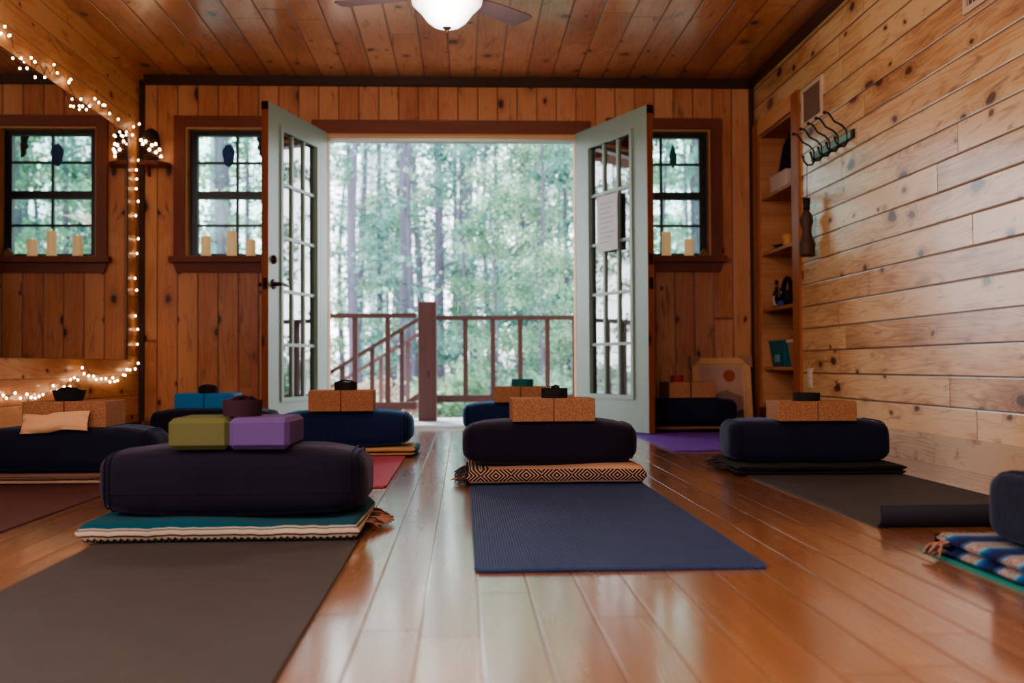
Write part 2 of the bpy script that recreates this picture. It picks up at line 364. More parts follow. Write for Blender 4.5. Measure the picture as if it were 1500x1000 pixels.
M['yellow_cloth'] = plain('mustard_cloth', rgb(170,130,50), .9, .1, 60)
M['drywall'] = plain('exterior_siding', rgb(120,84,64), .7, .1, 10)
M['ground'] = None

# ------------------------------------------------------------------ mesh helpers
def newbm(): return bmesh.new()
def finish(name, bm, mat, parent=None, smooth=False, loc=None, rot=None, mats=None, angle=None):
    me = bpy.data.meshes.new(name)
    bmesh.ops.recalc_face_normals(bm, faces=bm.faces)
    bm.to_mesh(me); bm.free()
    if mats:
        for m in mats: me.materials.append(M[m])
    else: me.materials.append(M[mat] if isinstance(mat, str) else mat)
    if smooth:
        for p in me.polygons: p.use_smooth = True
        if angle:
            try: me.set_sharp_from_angle(angle=math.radians(angle))
            except Exception: pass
    o = bpy.data.objects.new(name, me); COL.objects.link(o)
    if parent: o.parent = parent
    if loc: o.location = loc
    if rot: o.rotation_euler = rot
    return o
def box(bm, x0, x1, y0, y1, z0, z1, mi=0):
    vs = [bm.verts.new(p) for p in ((x0,y0,z0),(x1,y0,z0),(x1,y1,z0),(x0,y1,z0),(x0,y0,z1),(x1,y0,z1),(x1,y1,z1),(x0,y1,z1))]
    for f in ((0,3,2,1),(4,5,6,7),(0,1,5,4),(1,2,6,5),(2,3,7,6),(3,0,4,7)):
        fc = bm.faces.new([vs[i] for i in f]); fc.material_index = mi
    return vs
def bevel(bm, w, seg=2):
    bmesh.ops.bevel(bm, geom=list(bm.edges), offset=w, segments=seg, affect='EDGES', profile=.5)
def prism(bm, pts, d):
    """polygon pts (list of 3d) extruded by vector d"""
    a = [bm.verts.new(p) for p in pts]; b = [bm.verts.new(Vector(p)+Vector(d)) for p in pts]
    n = len(pts); bm.faces.new(a); bm.faces.new(b[::-1])
    for i in range(n): bm.faces.new((a[i], b[i], b[(i+1) % n], a[(i+1) % n]))
def lathe(bm, prof, seg=32, cx=0, cy=0, sx=1, sy=1):
    rings = []
    for r, z in prof:
        if r < 1e-5: rings.append([bm.verts.new((cx, cy, z))])
        else: rings.append([bm.verts.new((cx+sx*r*math.cos(2*PI*i/seg), cy+sy*r*math.sin(2*PI*i/seg), z)) for i in range(seg)])
    for a, b in zip(rings, rings[1:]):
        for i in range(seg):
            j = (i+1) % seg
            if len(a) == 1 and len(b) == 1: break
            if len(a) == 1: bm.faces.new((a[0], b[i], b[j]))
            elif len(b) == 1: bm.faces.new((a[i], a[j], b[0]))
            else: bm.faces.new((a[i], a[j], b[j], b[i]))
    for rr in (rings[0], rings[-1]):
        if len(rr) > 1: bm.faces.new(rr)
def tube(bm, pts, r, seg=8, closed=False, caps=True):
    pts = [Vector(p) for p in pts]; n = len(pts); rings = []
    rad = r if isinstance(r, (list, tuple)) else [r]*n
    prev = None
    for i, p in enumerate(pts):
        t = (pts[(i+1) % n]-pts[i-1]) if closed else (pts[min(i+1, n-1)]-pts[max(i-1, 0)])
        if t.length < 1e-9: t = Vector((0, 0, 1))
        t.normalize()
        if prev is None:
            a = Vector((0, 0, 1)) if abs(t.z) < .9 else Vector((1, 0, 0))
            nx = t.cross(a).normalized()
        else:
            nx = (prev - t*prev.dot(t))
            nx = nx.normalized() if nx.length > 1e-6 else t.orthogonal().normalized()
        prev = nx; ny = t.cross(nx)
        rings.append([bm.verts.new(p+(nx*math.cos(2*PI*k/seg)+ny*math.sin(2*PI*k/seg))*rad[i]) for k in range(seg)])
    m = n if closed else n-1
    for i in range(m):
        a, b = rings[i], rings[(i+1) % n]
        for k in range(seg): bm.faces.new((a[k], a[(k+1) % seg], b[(k+1) % seg], b[k]))
    if caps and not closed: bm.faces.new(rings[0][::-1]); bm.faces.new(rings[-1])
def sphere(bm, c, r, u=10, v=8, s=(1,1,1)):
    bmesh.ops.create_uvsphere(bm, u_segments=u, v_segments=v, radius=r, matrix=Matrix.Translation(c) @ Matrix.Diagonal((*s, 1)))
def empty(name, label, cat, loc=(0,0,0), rot=(0,0,0), group=None):
    o = bpy.data.objects.new(name, None); COL.objects.link(o); o.empty_display_size = .05
    o.location = loc; o.rotation_euler = rot
    tag(o, label, cat, group); return o
def tag(o, label, cat, group=None, kind=None):
    o['label'] = label; o['category'] = cat
    if group: o['group'] = group
    if kind: o['kind'] = kind
    return o
def struct(o, label, cat):
    o['kind'] = 'structure'; o['label'] = label; o['category'] = cat; return o
def sbox(name, b, mat, label, cat, parent=None):
    bm = newbm()
    for q in (b if isinstance(b[0], (tuple, list)) else [b]): box(bm, *q)
    o = finish(name, bm, mat, parent)
    if parent is None: struct(o, label, cat)
    return o

# ------------------------------------------------------------------ room shell
XL, XR, YB, YF, ZC = -2.205, 2.049, 7.288, -2.6, 2.435
TH = .13
sbox('floor', (XL-TH, XR+.45, YF-TH, YB+TH, -.1, 0), 'floor', 'glossy honey brown narrow plank floor', 'floor')
sbox('ceiling', (XL-TH, XR+.45, YF-TH, YB+TH, ZC, ZC+.1), 'pine_ceiling', 'varnished knotty pine board ceiling', 'ceiling')
# back wall around the door opening and two windows
WL = (-1.90, -1.235); WR = (1.078, 1.743); WZ = (1.19, 2.085); DX = (-.948, .807); DZ = 2.05
sbox('wall_back', [(XL-TH, WL[0], YB, YB+TH, 0, ZC), (WL[0], WL[1], YB, YB+TH, 0, WZ[0]), (WL[0], WL[1], YB, YB+TH, WZ[1], ZC),
                   (WL[1], DX[0], YB, YB+TH, 0, ZC), (DX[0], DX[1], YB, YB+TH, DZ, ZC), (DX[1], WR[0], YB, YB+TH, 0, ZC),
                   (WR[0], WR[1], YB, YB+TH, 0, WZ[0]), (WR[0], WR[1], YB, YB+TH, WZ[1], ZC), (WR[1], XR+.45, YB, YB+TH, 0, ZC)],
     'pine_back', 'orange vertical knotty pine board wall around the double doors', 'wall')
sbox('wall_left', (XL-TH, XL, YF, YB, 0, ZC), 'pine_left', 'horizontal pine board wall carrying the big mirror', 'wall')
NY = (6.385, 7.12); NZ = (.14, 2.0)
sbox('wall_right', [(XR, XR+.13, YF, NY[0], 0, ZC), (XR, XR+.13, NY[1], YB, 0, ZC), (XR, XR+.13, NY[0], NY[1], 0, NZ[0]), (XR, XR+.13, NY[0], NY[1], NZ[1], ZC)],
     'pine_right', 'pale glossy horizontal knotty pine board wall', 'wall')
sbox('wall_front', (XL-TH, XR+.45, YF-TH, YF, 0, ZC), 'pine_left', 'pine board wall opposite the double doors', 'wall')
sbox('baseboard_right', (XR-.016, XR, YF, 6.2, 0, .128), 'pine_base', 'greyish knotty baseboard along the pale wall', 'baseboard')
sbox('baseboard_left', (XL, XL+.014, YF, YB, 0, .07), 'trim_y', 'low brown baseboard under the mirror', 'baseboard')
sbox('baseboard_back', [(XL+.03, -1.0, YB-.014, YB, 0, .07), (.87, XR, YB-.014, YB, 0, .07)], 'trim_x', 'low brown baseboard either side of the doors', 'baseboard')
sbox('trim_1', (XL, XR, YB-.04, YB, 2.373, ZC), 'dark_x', 'dark brown crown trim above the doors', 'trim')
sbox('trim_2', (XR-.04, XR, YF, YB-.04, 2.378, ZC), 'dark_y', 'dark brown crown trim over the pale wall', 'trim')
sbox('trim_3', (XL, XL+.03, YF, YB-.04, 2.40, ZC), 'pine_left', 'slim brown crown trim over the mirror wall', 'trim')
sbox('trim_4', (XL, XL+.032, YB-.032, YB, .07, 2.373), 'dark_z', 'dark vertical corner strip beside the fairy lights', 'trim')
sbox('trim_5', (XR-.03, XR, YB-.03, YB, 0, 2.373), 'dark_z', 'dark vertical corner strip beside the shelf alcove', 'trim')
# door casing and jamb
sbox('trim_6', [(DX[0]-.09, DX[1]+.09, YB-.02, YB, DZ-.005, 2.137), (DX[0]-.09, DX[0]-.035, YB-.02, YB, 0, DZ-.005), (DX[1]+.035, DX[1]+.09, YB-.02, YB, 0, DZ-.005)], 'trim_x', 'dark red brown casing around the double doors', 'trim')
sbox('trim_7', [(DX[0], DX[1], YB-.005, YB+TH, DZ-.022, DZ), (DX[0]-.0, DX[0]+.02, YB+.0, YB+TH, 0, DZ-.022), (DX[1]-.02, DX[1], YB+.0, YB+TH, 0, DZ-.022)], 'jamb', 'pale wooden jamb lining the doorway', 'trim')
sbox('trim_8', (DX[0]+.02, DX[1]-.02, YB+.05, YB+TH, DZ-.045, DZ-.022), 'aluminium', 'grey metal weather strip along the doorway head', 'trim')
sbox('trim_9', (DX[0]+.02, DX[1]-.02, YB-.01, YB+TH+.03, 0, .018), 'aluminium', 'low metal threshold of the doorway', 'trim')

# windows
def window(idx, X, label):
    r = bpy.data.objects.new('window_%d' % idx, None); COL.objects.link(r); r.location = ((X[0]+X[1])/2, YB, WZ[0]); struct(r, label, 'window')
    cx = (X[0]+X[1])/2; O = Vector((cx, YB, WZ[0]))
    def part(name, bxs, mat):
        bm = newbm()
        for b in bxs: box(bm, b[0]-cx, b[1]-cx, b[2]-YB, b[3]-YB, b[4]-WZ[0], b[5]-WZ[0])
        return finish(name, bm, mat, r)
    x0, x1 = X; z0, z1 = WZ
    part('window_casing', [(x0-.075, x0, YB-.022, YB, z0, z1+.075), (x1, x1+.075, YB-.022, YB, z0, z1+.075)], 'trim_z')
    part('head_casing', [(x0, x1, YB-.022, YB, z1, z1+.075)], 'trim_x')
    bm = newbm(); prism(bm, [(x0-.10-cx, -.065, -.04), (x0-.10-cx, -.065, 0), (x1+.10-cx, -.065, 0), (x1+.10-cx, -.065, -.04)], (0, .065, 0))
    finish('window_sill', bm, 'trim_x', r)
    bm = newbm(); prism(bm, [(x0-.055-cx, -.024, -.108), (x0-.08-cx, -.024, -.04), (x1+.08-cx, -.024, -.04), (x1+.055-cx, -.024, -.108)], (0, .024, 0))
    finish('window_apron', bm, 'trim_x', r)
    part('jamb_lining', [(x0, x0+.012, YB, YB+.075, z0, z1), (x1-.012, x1, YB, YB+.075, z0, z1), (x0+.012, x1-.012, YB, YB+.075, z1-.012, z1), (x0+.012, x1-.012, YB, YB+.075, z0, z0+.008)], 'jamb_z')
    a, b = x0+.012, x1-.012; c, d = z0+.008, z1-.012; m = (1.595+1.642)/2+.01
    y0, y1 = YB+.075, YB+.125
    sf = part('sash', [(a, a+.052, y0, y1, c, d), (b-.052, b, y0, y1, c, d), (a+.052, b-.052, y0, y1, d-.032, d), (a+.052, b-.052, y0, y1, c, c+.022), (a+.052, b-.052, y0, y1, m-.026, m+.026)], 'black_sash')
    part('muntin', [(cx-.009, cx+.009, y0+.015, y1-.01, c+.02, d-.03)], 'black_sash')
    for zc in (1.855, 1.418): part('muntin', [(a+.05, cx-.009, y0+.015, y1-.01, zc-.008, zc+.008), (cx+.009, b-.05, y0+.015, y1-.01, zc-.008, zc+.008)], 'black_sash')
    part('pane', [(a+.05, b-.05, y0+.022, y0+.026, m+.024, d-.03)], 'glass')
    part('pane', [(a+.05, b-.05, y0+.03, y0+.034, c+.02, m-.024)], 'glass')
    return r
window(1, WL, 'dark framed window left of the double doors with brown casing and sill')
window(2, WR, 'dark framed window right of the double doors, partly behind the open door')

# doors: local x along leaf from hinge, y thickness, z up
def door(idx, hinge, ang, mirror, label):
    r = bpy.data.objects.new('door_%d' % idx, None); COL.objects.link(r); r.location = (hinge[0], hinge[1], .012); r.rotation_euler = (0, 0, ang)
    struct(r, label, 'door')
    W_, H, t = .9, 2.03, .022
    g0, g1, z0, z1 = .185, .715, .225, 1.895
    bm = newbm()
    for b in ((0, g0, 0, H), (g1, W_, 0, H), (g0, g1, 0, z0), (g0, g1, z1, H)): box(bm, b[0], b[1], -t, t, b[2], b[3])
    bmesh.ops.remove_doubles(bm, verts=bm.verts, dist=1e-5)
    finish('door_slab', bm, 'sage', r)
    bm = newbm(); box(bm, W_, W_+.003, -t, t, 0, H); box(bm, .0, W_, mirror*t, mirror*(t+.003), 0, H) if False else None
    finish('door_edge', bm, 'door_edge', r)
    bm = newbm(); box(bm, W_+.003, W_+.006, -t, t, H-.05, H); finish('edge_plate', bm, 'bronze', r)
    # lite frame moulding both faces
    bm = newbm()
    for s in (-1, 1):
        ya, yb = sorted((s*t, s*(t+.010)))
        for b in ((g0-.022, g0+.006, z0-.022, z1+.022), (g1-.006, g1+.022, z0-.022, z1+.022), (g0+.006, g1-.006, z0-.022, z0+.006), (g0+.006, g1-.006, z1-.006, z1+.022)):
            box(bm, b[0], b[1], ya, yb, b[2], b[3])
    finish('glazing_bead', bm, 'sage', r)
    for k in (1, 2):
        x = g0+(g1-g0)*k/3; bm = newbm(); box(bm, x-.010, x+.010, -.016, .016, z0, z1); finish('muntin', bm, 'sage', r)
    for k in (1, 2, 3, 4):
        z = z0+(z1-z0)*k/5; bm = newbm()
        for j in range(3):
            xa = g0+(g1-g0)*j/3+(.010 if j else 0); xb = g0+(g1-g0)*(j+1)/3-(.010 if j < 2 else 0)
            box(bm, xa, xb, -.016, .016, z-.010, z+.010)
        finish('muntin', bm, 'sage', r)
    for j in range(3):
        for k in range(5):
            xa = g0+(g1-g0)*j/3+(.010 if j else 0); xb = g0+(g1-g0)*(j+1)/3-(.010 if j < 2 else 0)
            za = z0+(z1-z0)*k/5+(.010 if k else 0); zb = z0+(z1-z0)*(k+1)/5-(.010 if k < 4 else 0)
            bm = newbm(); box(bm, xa, xb, -.003, .003, za, zb); finish('glass_pane', bm, 'door_glass', r)
    if idx == 1:
        for s in (-1, 1):
            bm = newbm()
            R = Matrix.Rotation(PI/2, 4, 'X')
            b2 = newbm(); lathe(b2, [(0, 0), (.032, 0), (.030, .008), (.014, .012), (.012, .045), (.010, .05), (0, .05)], 20)
            for vv in b2.verts: vv.co = Vector((vv.co.x+.835, s*(t+vv.co.z), vv.co.y+.925))
            me = bpy.data.meshes.new('t'); b2.to_mesh(me); b2.free(); bm.from_mesh(me); bpy.data.meshes.remove(me)
            tube(bm, [(.835, s*(t+.048), .925), (.79, s*(t+.052), .928), (.745, s*(t+.05), .918), (.72, s*(t+.046), .92)], [.010, .009, .008, .007], 10)
            finish('door_handle', bm, 'bronze', r, True, angle=40)
            b2 = newbm(); lathe(b2, [(0, 0), (.028, 0), (.026, .012), (.016, .018), (.013, .026), (0, .026)], 20)
            for vv in b2.verts: vv.co = Vector((vv.co.x+.835, s*(t+vv.co.z), vv.co.y+1.075))
            finish('deadbolt', b2, 'bronze', r, True, angle=40)
    for zz in ((.925, 1.075) if idx == 2 else (.925,)):
        bm = newbm(); box(bm, W_+.003, W_+.006, -.014, .014, zz-.035, zz+.035); box(bm, W_+.006, W_+.012, -.008, .008, zz-.012, zz+.012)
        finish('strike_plate' if idx == 2 else 'latch_plate', bm, 'bronze', r)
    for zz in (.2, 1.0, 1.8):
        bm = newbm(); tube(bm, [(-.004, t*.9, zz-.045), (-.004, t*.9, zz+.045)], .007, 8); finish('hinge', bm, 'steel', r)
    return r
ALPHA_L, ALPHA_R = 1.297, 1.168
d1 = door(1, (DX[0], YB-.03), PI+ALPHA_L, 1, 'sage green glazed door, the open leaf on the left with lever handle')
d2 = door(2, (DX[1], YB-.03), -ALPHA_R, -1, 'sage green glazed door, the open leaf on the right with a paper taped on')
# notice on right door (stuck to the outer face, which turns to the middle of the doorway)
pr = empty('paper_notice', 'white paper notice taped to the glass of the right door', 'paper', loc=(DX[1]+.44*math.cos(-ALPHA_R), YB-.03+.44*math.sin(-ALPHA_R), 1.365), rot=(0, 0, -ALPHA_R))
bm = newbm(); box(bm, -.13, .13, -.0355, -.034, -.185, .185); finish('sheet', bm, 'paper', pr)
bm = newbm()
for i in range(9): box(bm, -.09, .09-.03*(i % 3), -.0362, -.0356, .13-i*.032, .134-i*.032)
finish('printed_lines', bm, 'ink', pr)

# ------------------------------------------------------------------ outlets, vents
def outlet(loc, axis, mat, label):
    e = empty('wall_outlet', label, 'outlet', loc=loc, rot=(0, 0, 0 if axis == 'y' else PI/2))
    bm = newbm(); box(bm, -.035, .035, -.006, 0, -.058, .058); bevel(bm, .002, 1); finish('cover_plate', bm, mat, e)
    for z in (-.022, .022):
        bm = newbm(); box(bm, -.015, .015, -.009, -.006, z-.014, z+.014); finish('socket', bm, mat, e)
outlet((-1.49, YB, .355), 'y', 'tan_plastic', 'tan electrical outlet on the pine wall left of the left door')
outlet((1.345, YB, .37), 'y', 'tan_plastic', 'tan electrical outlet on the pine wall right of the right door')
e = empty('wall_outlet', 'white electrical outlet low on the pale board wall', 'outlet', loc=(XR, 6.12, .35), rot=(0, 0, -PI/2))
bm = newbm(); box(bm, -.035, .035, -.007, 0, -.058, .058); bevel(bm, .002, 1); finish('cover_plate', bm, 'white_plastic', e)
for z in (-.022, .022):
    bm = newbm(); box(bm, -.015, .015, -.010, -.007, z-.014, z+.014); finish('socket', bm, 'white_plastic', e)
def vent(y0, y1, z0, z1, label):
    e = empty('air_vent', label, 'vent', loc=(XR, (y0+y1)/2, (z0+z1)/2))
    w, h = (y1-y0)/2, (z1-z0)/2
    bm = newbm()
    for b in ((-w, w, h-.025, h), (-w, w, -h, -h+.025), (-w, -w+.025, -h+.025, h-.025), (w-.025, w, -h+.025, h-.025)): box(bm, -.010, 0, b[0], b[1], b[2], b[3])
    finish('frame', bm, 'vent', e)
    bm = newbm(); box(bm, -.002, 0, -w+.025, w-.025, -h+.025, h-.025); finish('backing', bm, 'vent_dark', e)
    n = 11
    for i in range(n):
        y = -w+.025+(2*w-.05)*(i+.5)/n; bm = newbm()
        prism(bm, [(-.009, y-.010, -h+.025), (-.004, y+.006, -h+.025), (-.003, y+.006, -h+.025), (-.008, y-.010, -h+.025)], (0, 0, 2*h-.05)); finish('louvre', bm, 'vent', e)
vent(5.85, 6.21, 1.845, 2.08, 'cream wall vent above the coat hooks beside the shelf alcove')
vent(3.75, 4.16, 1.85, 2.09, 'cream wall vent high on the pale board wall, cut by the photo edge')

# ------------------------------------------------------------------ shelf alcove
sh = empty('built_in_shelf', 'tall narrow built-in wooden shelf recessed in the pale wall corner', 'shelf', loc=(XR, (NY[0]+NY[1])/2, NZ[0]))
sy = (NY[0]+NY[1])/2
def spart(name, bxs, mat):
    bm = newbm()
    for b in bxs: box(bm, b[0]-XR, b[1]-XR, b[2]-sy, b[3]-sy, b[4]-NZ[0], b[5]-NZ[0])
    return finish(name, bm, mat, sh)
spart('case_back', [(XR+.30, XR+.312, NY[0], NY[1], NZ[0], NZ[1])], 'pine_shelf')
spart('side_panel', [(XR+.002, XR+.30, NY[1]-.015, NY[1]-.001, NZ[0], NZ[1])], 'pine_shelf')
spart('side_panel', [(XR+.002, XR+.30, NY[0]+.001, NY[0]+.015, NZ[0], NZ[1])], 'pine_shelf')
spart('case_top', [(XR+.002, XR+.30, NY[0]+.015, NY[1]-.015, NZ[1]-.015, NZ[1]-.001)], 'pine_shelf')
spart('case_bottom', [(XR+.002, XR+.30, NY[0]+.015, NY[1]-.015, NZ[0]+.001, NZ[0]+.02)], 'pine_shelf')
SZ = [1.575, 1.195, .812, .417]
for z in SZ: spart('shelf_board', [(XR+.006, XR+.30, NY[0]+.015, NY[1]-.015, z-.022, z)], 'pine_shelf')
spart('face_trim', [(XR-.018, XR, NY[0]-.13, NY[0], 0, NZ[1]+.10)], 'jamb_trim')
spart('face_trim', [(XR-.018, XR, NY[1], NY[1]+.13, 0, NZ[1]+.10)], 'jamb_trim')
spart('face_trim', [(XR-.018, XR, NY[0], NY[1], NZ[1], NZ[1]+.10)], 'pine_left')
spart('face_trim', [(XR-.018, XR, NY[0], NY[1], 0, NZ[0])], 'trim_y')
def on_shelf(name, label, cat, y, z, x=XR+.09): return empty(name, label, cat, loc=(x, y, z))
# top shelf: dark bag and white carton
e = on_shelf('cloth_bag', 'black slouched cloth bag on the top shelf of the alcove', 'bag', 6.89, SZ[0], XR+.14)
bm = newbm(); lathe(bm, [(0, 0), (.13, 0), (.145, .04), (.14, .12), (.12, .19), (.115, .24), (.09, .31), (.05, .36), (.02, .375), (0, .375)], 28, sy=.95, sx=.52)
for vv in bm.verts: vv.co += Vector((noise.noise(vv.co*9)*.02, noise.noise(vv.co*7+Vector((3,1,2)))*.03, 0 if vv.co.z < .01 else noise.noise(vv.co*8)*.015))
finish('bag_body', bm, 'black', e, True)
bm = newbm(); tube(bm, [(.0, .04, .355), (0, .05, .375), (0, .0, .40), (0, -.05, .375), (0, -.04, .355)], .006, 6); finish('strap', bm, 'black', e, True)
e = on_shelf('carton', 'small white carton in front of the black bag on the top shelf', 'box', 6.77, SZ[0], XR+.035)
bm = newbm(); box(bm, -.02, .02, -.17, .17, 0, .105); bevel(bm, .003, 1); finish('carton_body', bm, 'tissue', e)
bm = newbm(); box(bm, -.021, .021, -.171, .171, .085, .108); finish('lid', bm, 'tissue', e)
# second shelf: cup and small plant
o = newbm(); lathe(o, [(0, 0), (.030, 0), (.034, .02), (.042, .075), (.044, .08), (.038, .08), (.034, .06), (.028, .012), (0, .012)], 28)
o = finish('wooden_cup', o, 'cup', None, True, loc=(XR+.07, 6.73, SZ[1]), angle=50); tag(o, 'flared light wooden cup on the second shelf of the alcove', 'cup')
e = on_shelf('dried_sprig', 'low dull green leafy sprig beside the wooden cup', 'plant', 6.95, SZ[1], XR+.07)
bm = newbm(); random.seed(3)
for i in range(22):
    a = random.uniform(0, 2*PI); L = random.uniform(.04, .08); h = random.uniform(.015, .045)
    c, s_ = math.cos(a), math.sin(a); w = .012
    p0 = Vector((0, 0, .004)); p1 = Vector((c*L*.5-s_*w, s_*L*.5+c*w, h)); p2 = Vector((c*L, s_*L, h*.8)); p3 = Vector((c*L*.5+s_*w, s_*L*.5-c*w, h))
    v_ = [bm.verts.new(q) for q in (p0, p1, p2, p3)]; bm.faces.new(v_)
finish('leaf_cluster', bm, 'leaf_small', e)
bm = newbm(); lathe(bm, [(0, 0), (.02, 0), (.024, .012), (0, .014)], 14); finish('root_ball', bm, 'wicker', e, True)
# third shelf: bottle and kettle-like object
e = on_shelf('small_bottle', 'slim dark-necked bottle with pale label on the third shelf', 'bottle', 6.97, SZ[2], XR+.06)
bm = newbm(); lathe(bm, [(0, 0), (.026, 0), (.028, .01), (.028, .085), (.022, .105), (.010, .125), (.009, .165), (0, .165)], 22); finish('bottle_body', bm, 'bottle_dark', e, True, angle=50)
bm = newbm(); lathe(bm, [(.0286, .012), (.0286, .08)], 22); finish('paper_label', bm, 'label', e, True)
bm = newbm(); lathe(bm, [(0, .160), (.0115, .160), (.0115, .185), (0, .187)], 16); finish('cap', bm, 'black', e, True, angle=50)
e = on_shelf('headphones', 'black rounded headset with a silver and blue disc on the third shelf', 'headphones', 6.77, SZ[2], XR+.07)
bm = newbm(); tube(bm, [(.0, -.095*math.cos(t), .07+.11*math.sin(t)) for t in [PI*k/14 for k in range(15)]], .016, 10); finish('headband', bm, 'black', e, True)
for s in (-1, 1):
    bm = newbm(); lathe(bm, [(0, -.03), (.045, -.03), (.052, -.015), (.052, .02), (.04, .032), (0, .032)], 20)
    for vv in bm.verts: vv.co = Vector((vv.co.x, s*.095+vv.co.z*s*.9, vv.co.y+.055))
    finish('ear_cup', bm, 'black', e, True, angle=50)
bm = newbm(); lathe(bm, [(0, 0), (.035, 0), (.033, .006), (0, .008)], 20)
for vv in bm.verts: vv.co = Vector((-.055-vv.co.z, vv.co.x-.03, vv.co.y+.085))
finish('silver_disc', bm, 'steel', e, True)
bm = newbm(); box(bm, -.06, -.05, -.075, .01, .004, .032); finish('blue_tag', bm, 'blue_light', e)
# fourth shelf: teal basket, white-rimmed tub, mustard cloth
def taper(bm, w0, d0, w1, d1, h, cx=0):
    a = [bm.verts.new((sx*d0/2, sy_*w0/2+cx, 0)) for sx, sy_ in ((-1,-1),(1,-1),(1,1),(-1,1))]
    b = [bm.verts.new((sx*d1/2, sy_*w1/2+cx, h)) for sx, sy_ in ((-1,-1),(1,-1),(1,1),(-1,1))]
    bm.faces.new(a); bm.faces.new(b)
    for i in range(4): bm.faces.new((a[i], b[i], b[(i+1) % 4], a[(i+1) % 4]))
e = on_shelf('storage_basket', 'teal woven basket on the lowest raised shelf of the alcove', 'basket', 6.85, SZ[3], XR+.11)
bm = newbm(); taper(bm, .25, .16, .33, .19, .165); bevel(bm, .006, 2); finish('basket_body', bm, 'basket', e)
bm = newbm(); box(bm, -.098, .098, -.168, .168, .160, .172); finish('rim', bm, 'basket', e)
bm = newbm(); box(bm, -.0925, -.088, -.06, .04, .03, .08); finish('patch', bm, 'basket_light', e)
e = on_shelf('plastic_tub', 'beige tapered tub with white rim next to the teal basket', 'tub', 6.52, SZ[3], XR+.11)
bm = newbm(); taper(bm, .15, .15, .22, .18, .155); bevel(bm, .006, 2); finish('tub_body', bm, 'card', e)
bm = newbm(); box(bm, -.096, .096, -.112, .112, .150, .172); bevel(bm, .004, 1); finish('rim', bm, 'white_plastic', e)
bm = newbm(); bmesh.ops.create_uvsphere(bm, u_segments=20, v_segments=12, radius=1, matrix=Matrix.Diagonal((.07, .14, .03, 1)))
for vv in bm.verts: vv.co += Vector((0, 0, noise.noise(vv.co*14)*.015))
o = finish('folded_cloth', bm, 'yellow_cloth', None, True, loc=(XR+.12, 6.62, SZ[3]+.20)); tag(o, 'mustard cloth peeking over the white-rimmed tub', 'cloth')
# bottom of alcove: pink crystals
for i, (yy, s_) in enumerate(((6.95, .034), (6.86, .028), (6.79, .022))):
    bm = newbm(); bmesh.ops.create_icosphere(bm, subdivisions=1, radius=s_)
    for vv in bm.verts: vv.co = Vector((vv.co.x, vv.co.y*1.4, max(vv.co.z, -s_*.6)))*(1+noise.noise(vv.co*30)*.3)
    mz = min(vv.co.z for vv in bm.verts)
    o = finish('crystal', bm, 'crystal', loc=(XR+.08, yy, NZ[0]+.02-mz)); tag(o, ['largest rose crystal at the bottom of the alcove', 'middle-sized rose crystal at the bottom of the alcove', 'smallest rose crystal at the bottom of the alcove'][i], 'crystal', 'rose crystals in the alcove')

# ------------------------------------------------------------------ coat hooks
hk = empty('coat_rack', 'black five-hook wall rack with verdigris strip below the vent', 'coat rack', loc=(XR, 5.70, 1.66))
bm = newbm(); box(bm, -.012, 0, -.33, .33, -.045, .0); finish('backplate', bm, 'hook_black', hk)
bm = newbm(); box(bm, -.016, -.012, -.30, .30, -.040, -.005); finish('strip', bm, 'hook_back', hk)
for i in range(5):
    y = .26-.13*i
    bm = newbm()
    pts = [(-.014, y, -.05), (-.03, y, -.075), (-.055, y, -.078), (-.075, y, -.060), (-.082, y, -.035)]
    tube(bm, pts, .0055, 8); sphere(bm, (-.082, y, -.032), .0085)
    pts = [(-.014, y, -.055), (-.016, y, -.02), (-.022, y, .01), (-.045, y, .035), (-.085, y, .055), (-.105, y, .085), (-.118, y, .10), (-.135, y, .102)]
    tube(bm, pts, .0055, 8); sphere(bm, (-.137, y, .102), .0095)
    finish('hook', bm, 'hook_black', hk, True)
# hanging carved ornament
hg = empty('hanging_ornament', 'dark carved wooden torso-like ornament hanging by a string from the end hook', 'ornament', loc=(XR-.06, 5.96, 1.055))
bm = newbm()
prof = [(0, 0), (.042, 0), (.046, .02), (.040, .05), (.046, .07), (.036, .095), (.027, .13), (.028, .165), (.038, .195), (.042, .215), (.030, .240), (.018, .262), (.016, .275), (0, .275)]
lathe(bm, prof, 24)
for vv in bm.verts:
    z = vv.co.z; vv.co.y += .014-.14*max(0, .12-z)*.5+(.010 if .17 < z < .23 else 0); vv.co += Vector((noise.noise(vv.co*25), noise.noise(vv.co*25+Vector((5,5,5))), 0))*.006
finish('carved_body', bm, 'carved', hg, True)
bm = newbm(); lathe(bm, [(0, .270), (.020, .270), (.018, .29), (.022, .325), (.021, .338), (0, .340)], 18)
for vv in bm.verts: vv.co.y += .014
finish('wrapped_neck', bm, 'carved_neck', hg, True)
bm = newbm(); tube(bm, [(0, .006, .338), (0, .004, .45), (0, 0, .528)], .0018, 6); finish('string', bm, 'wire', hg)

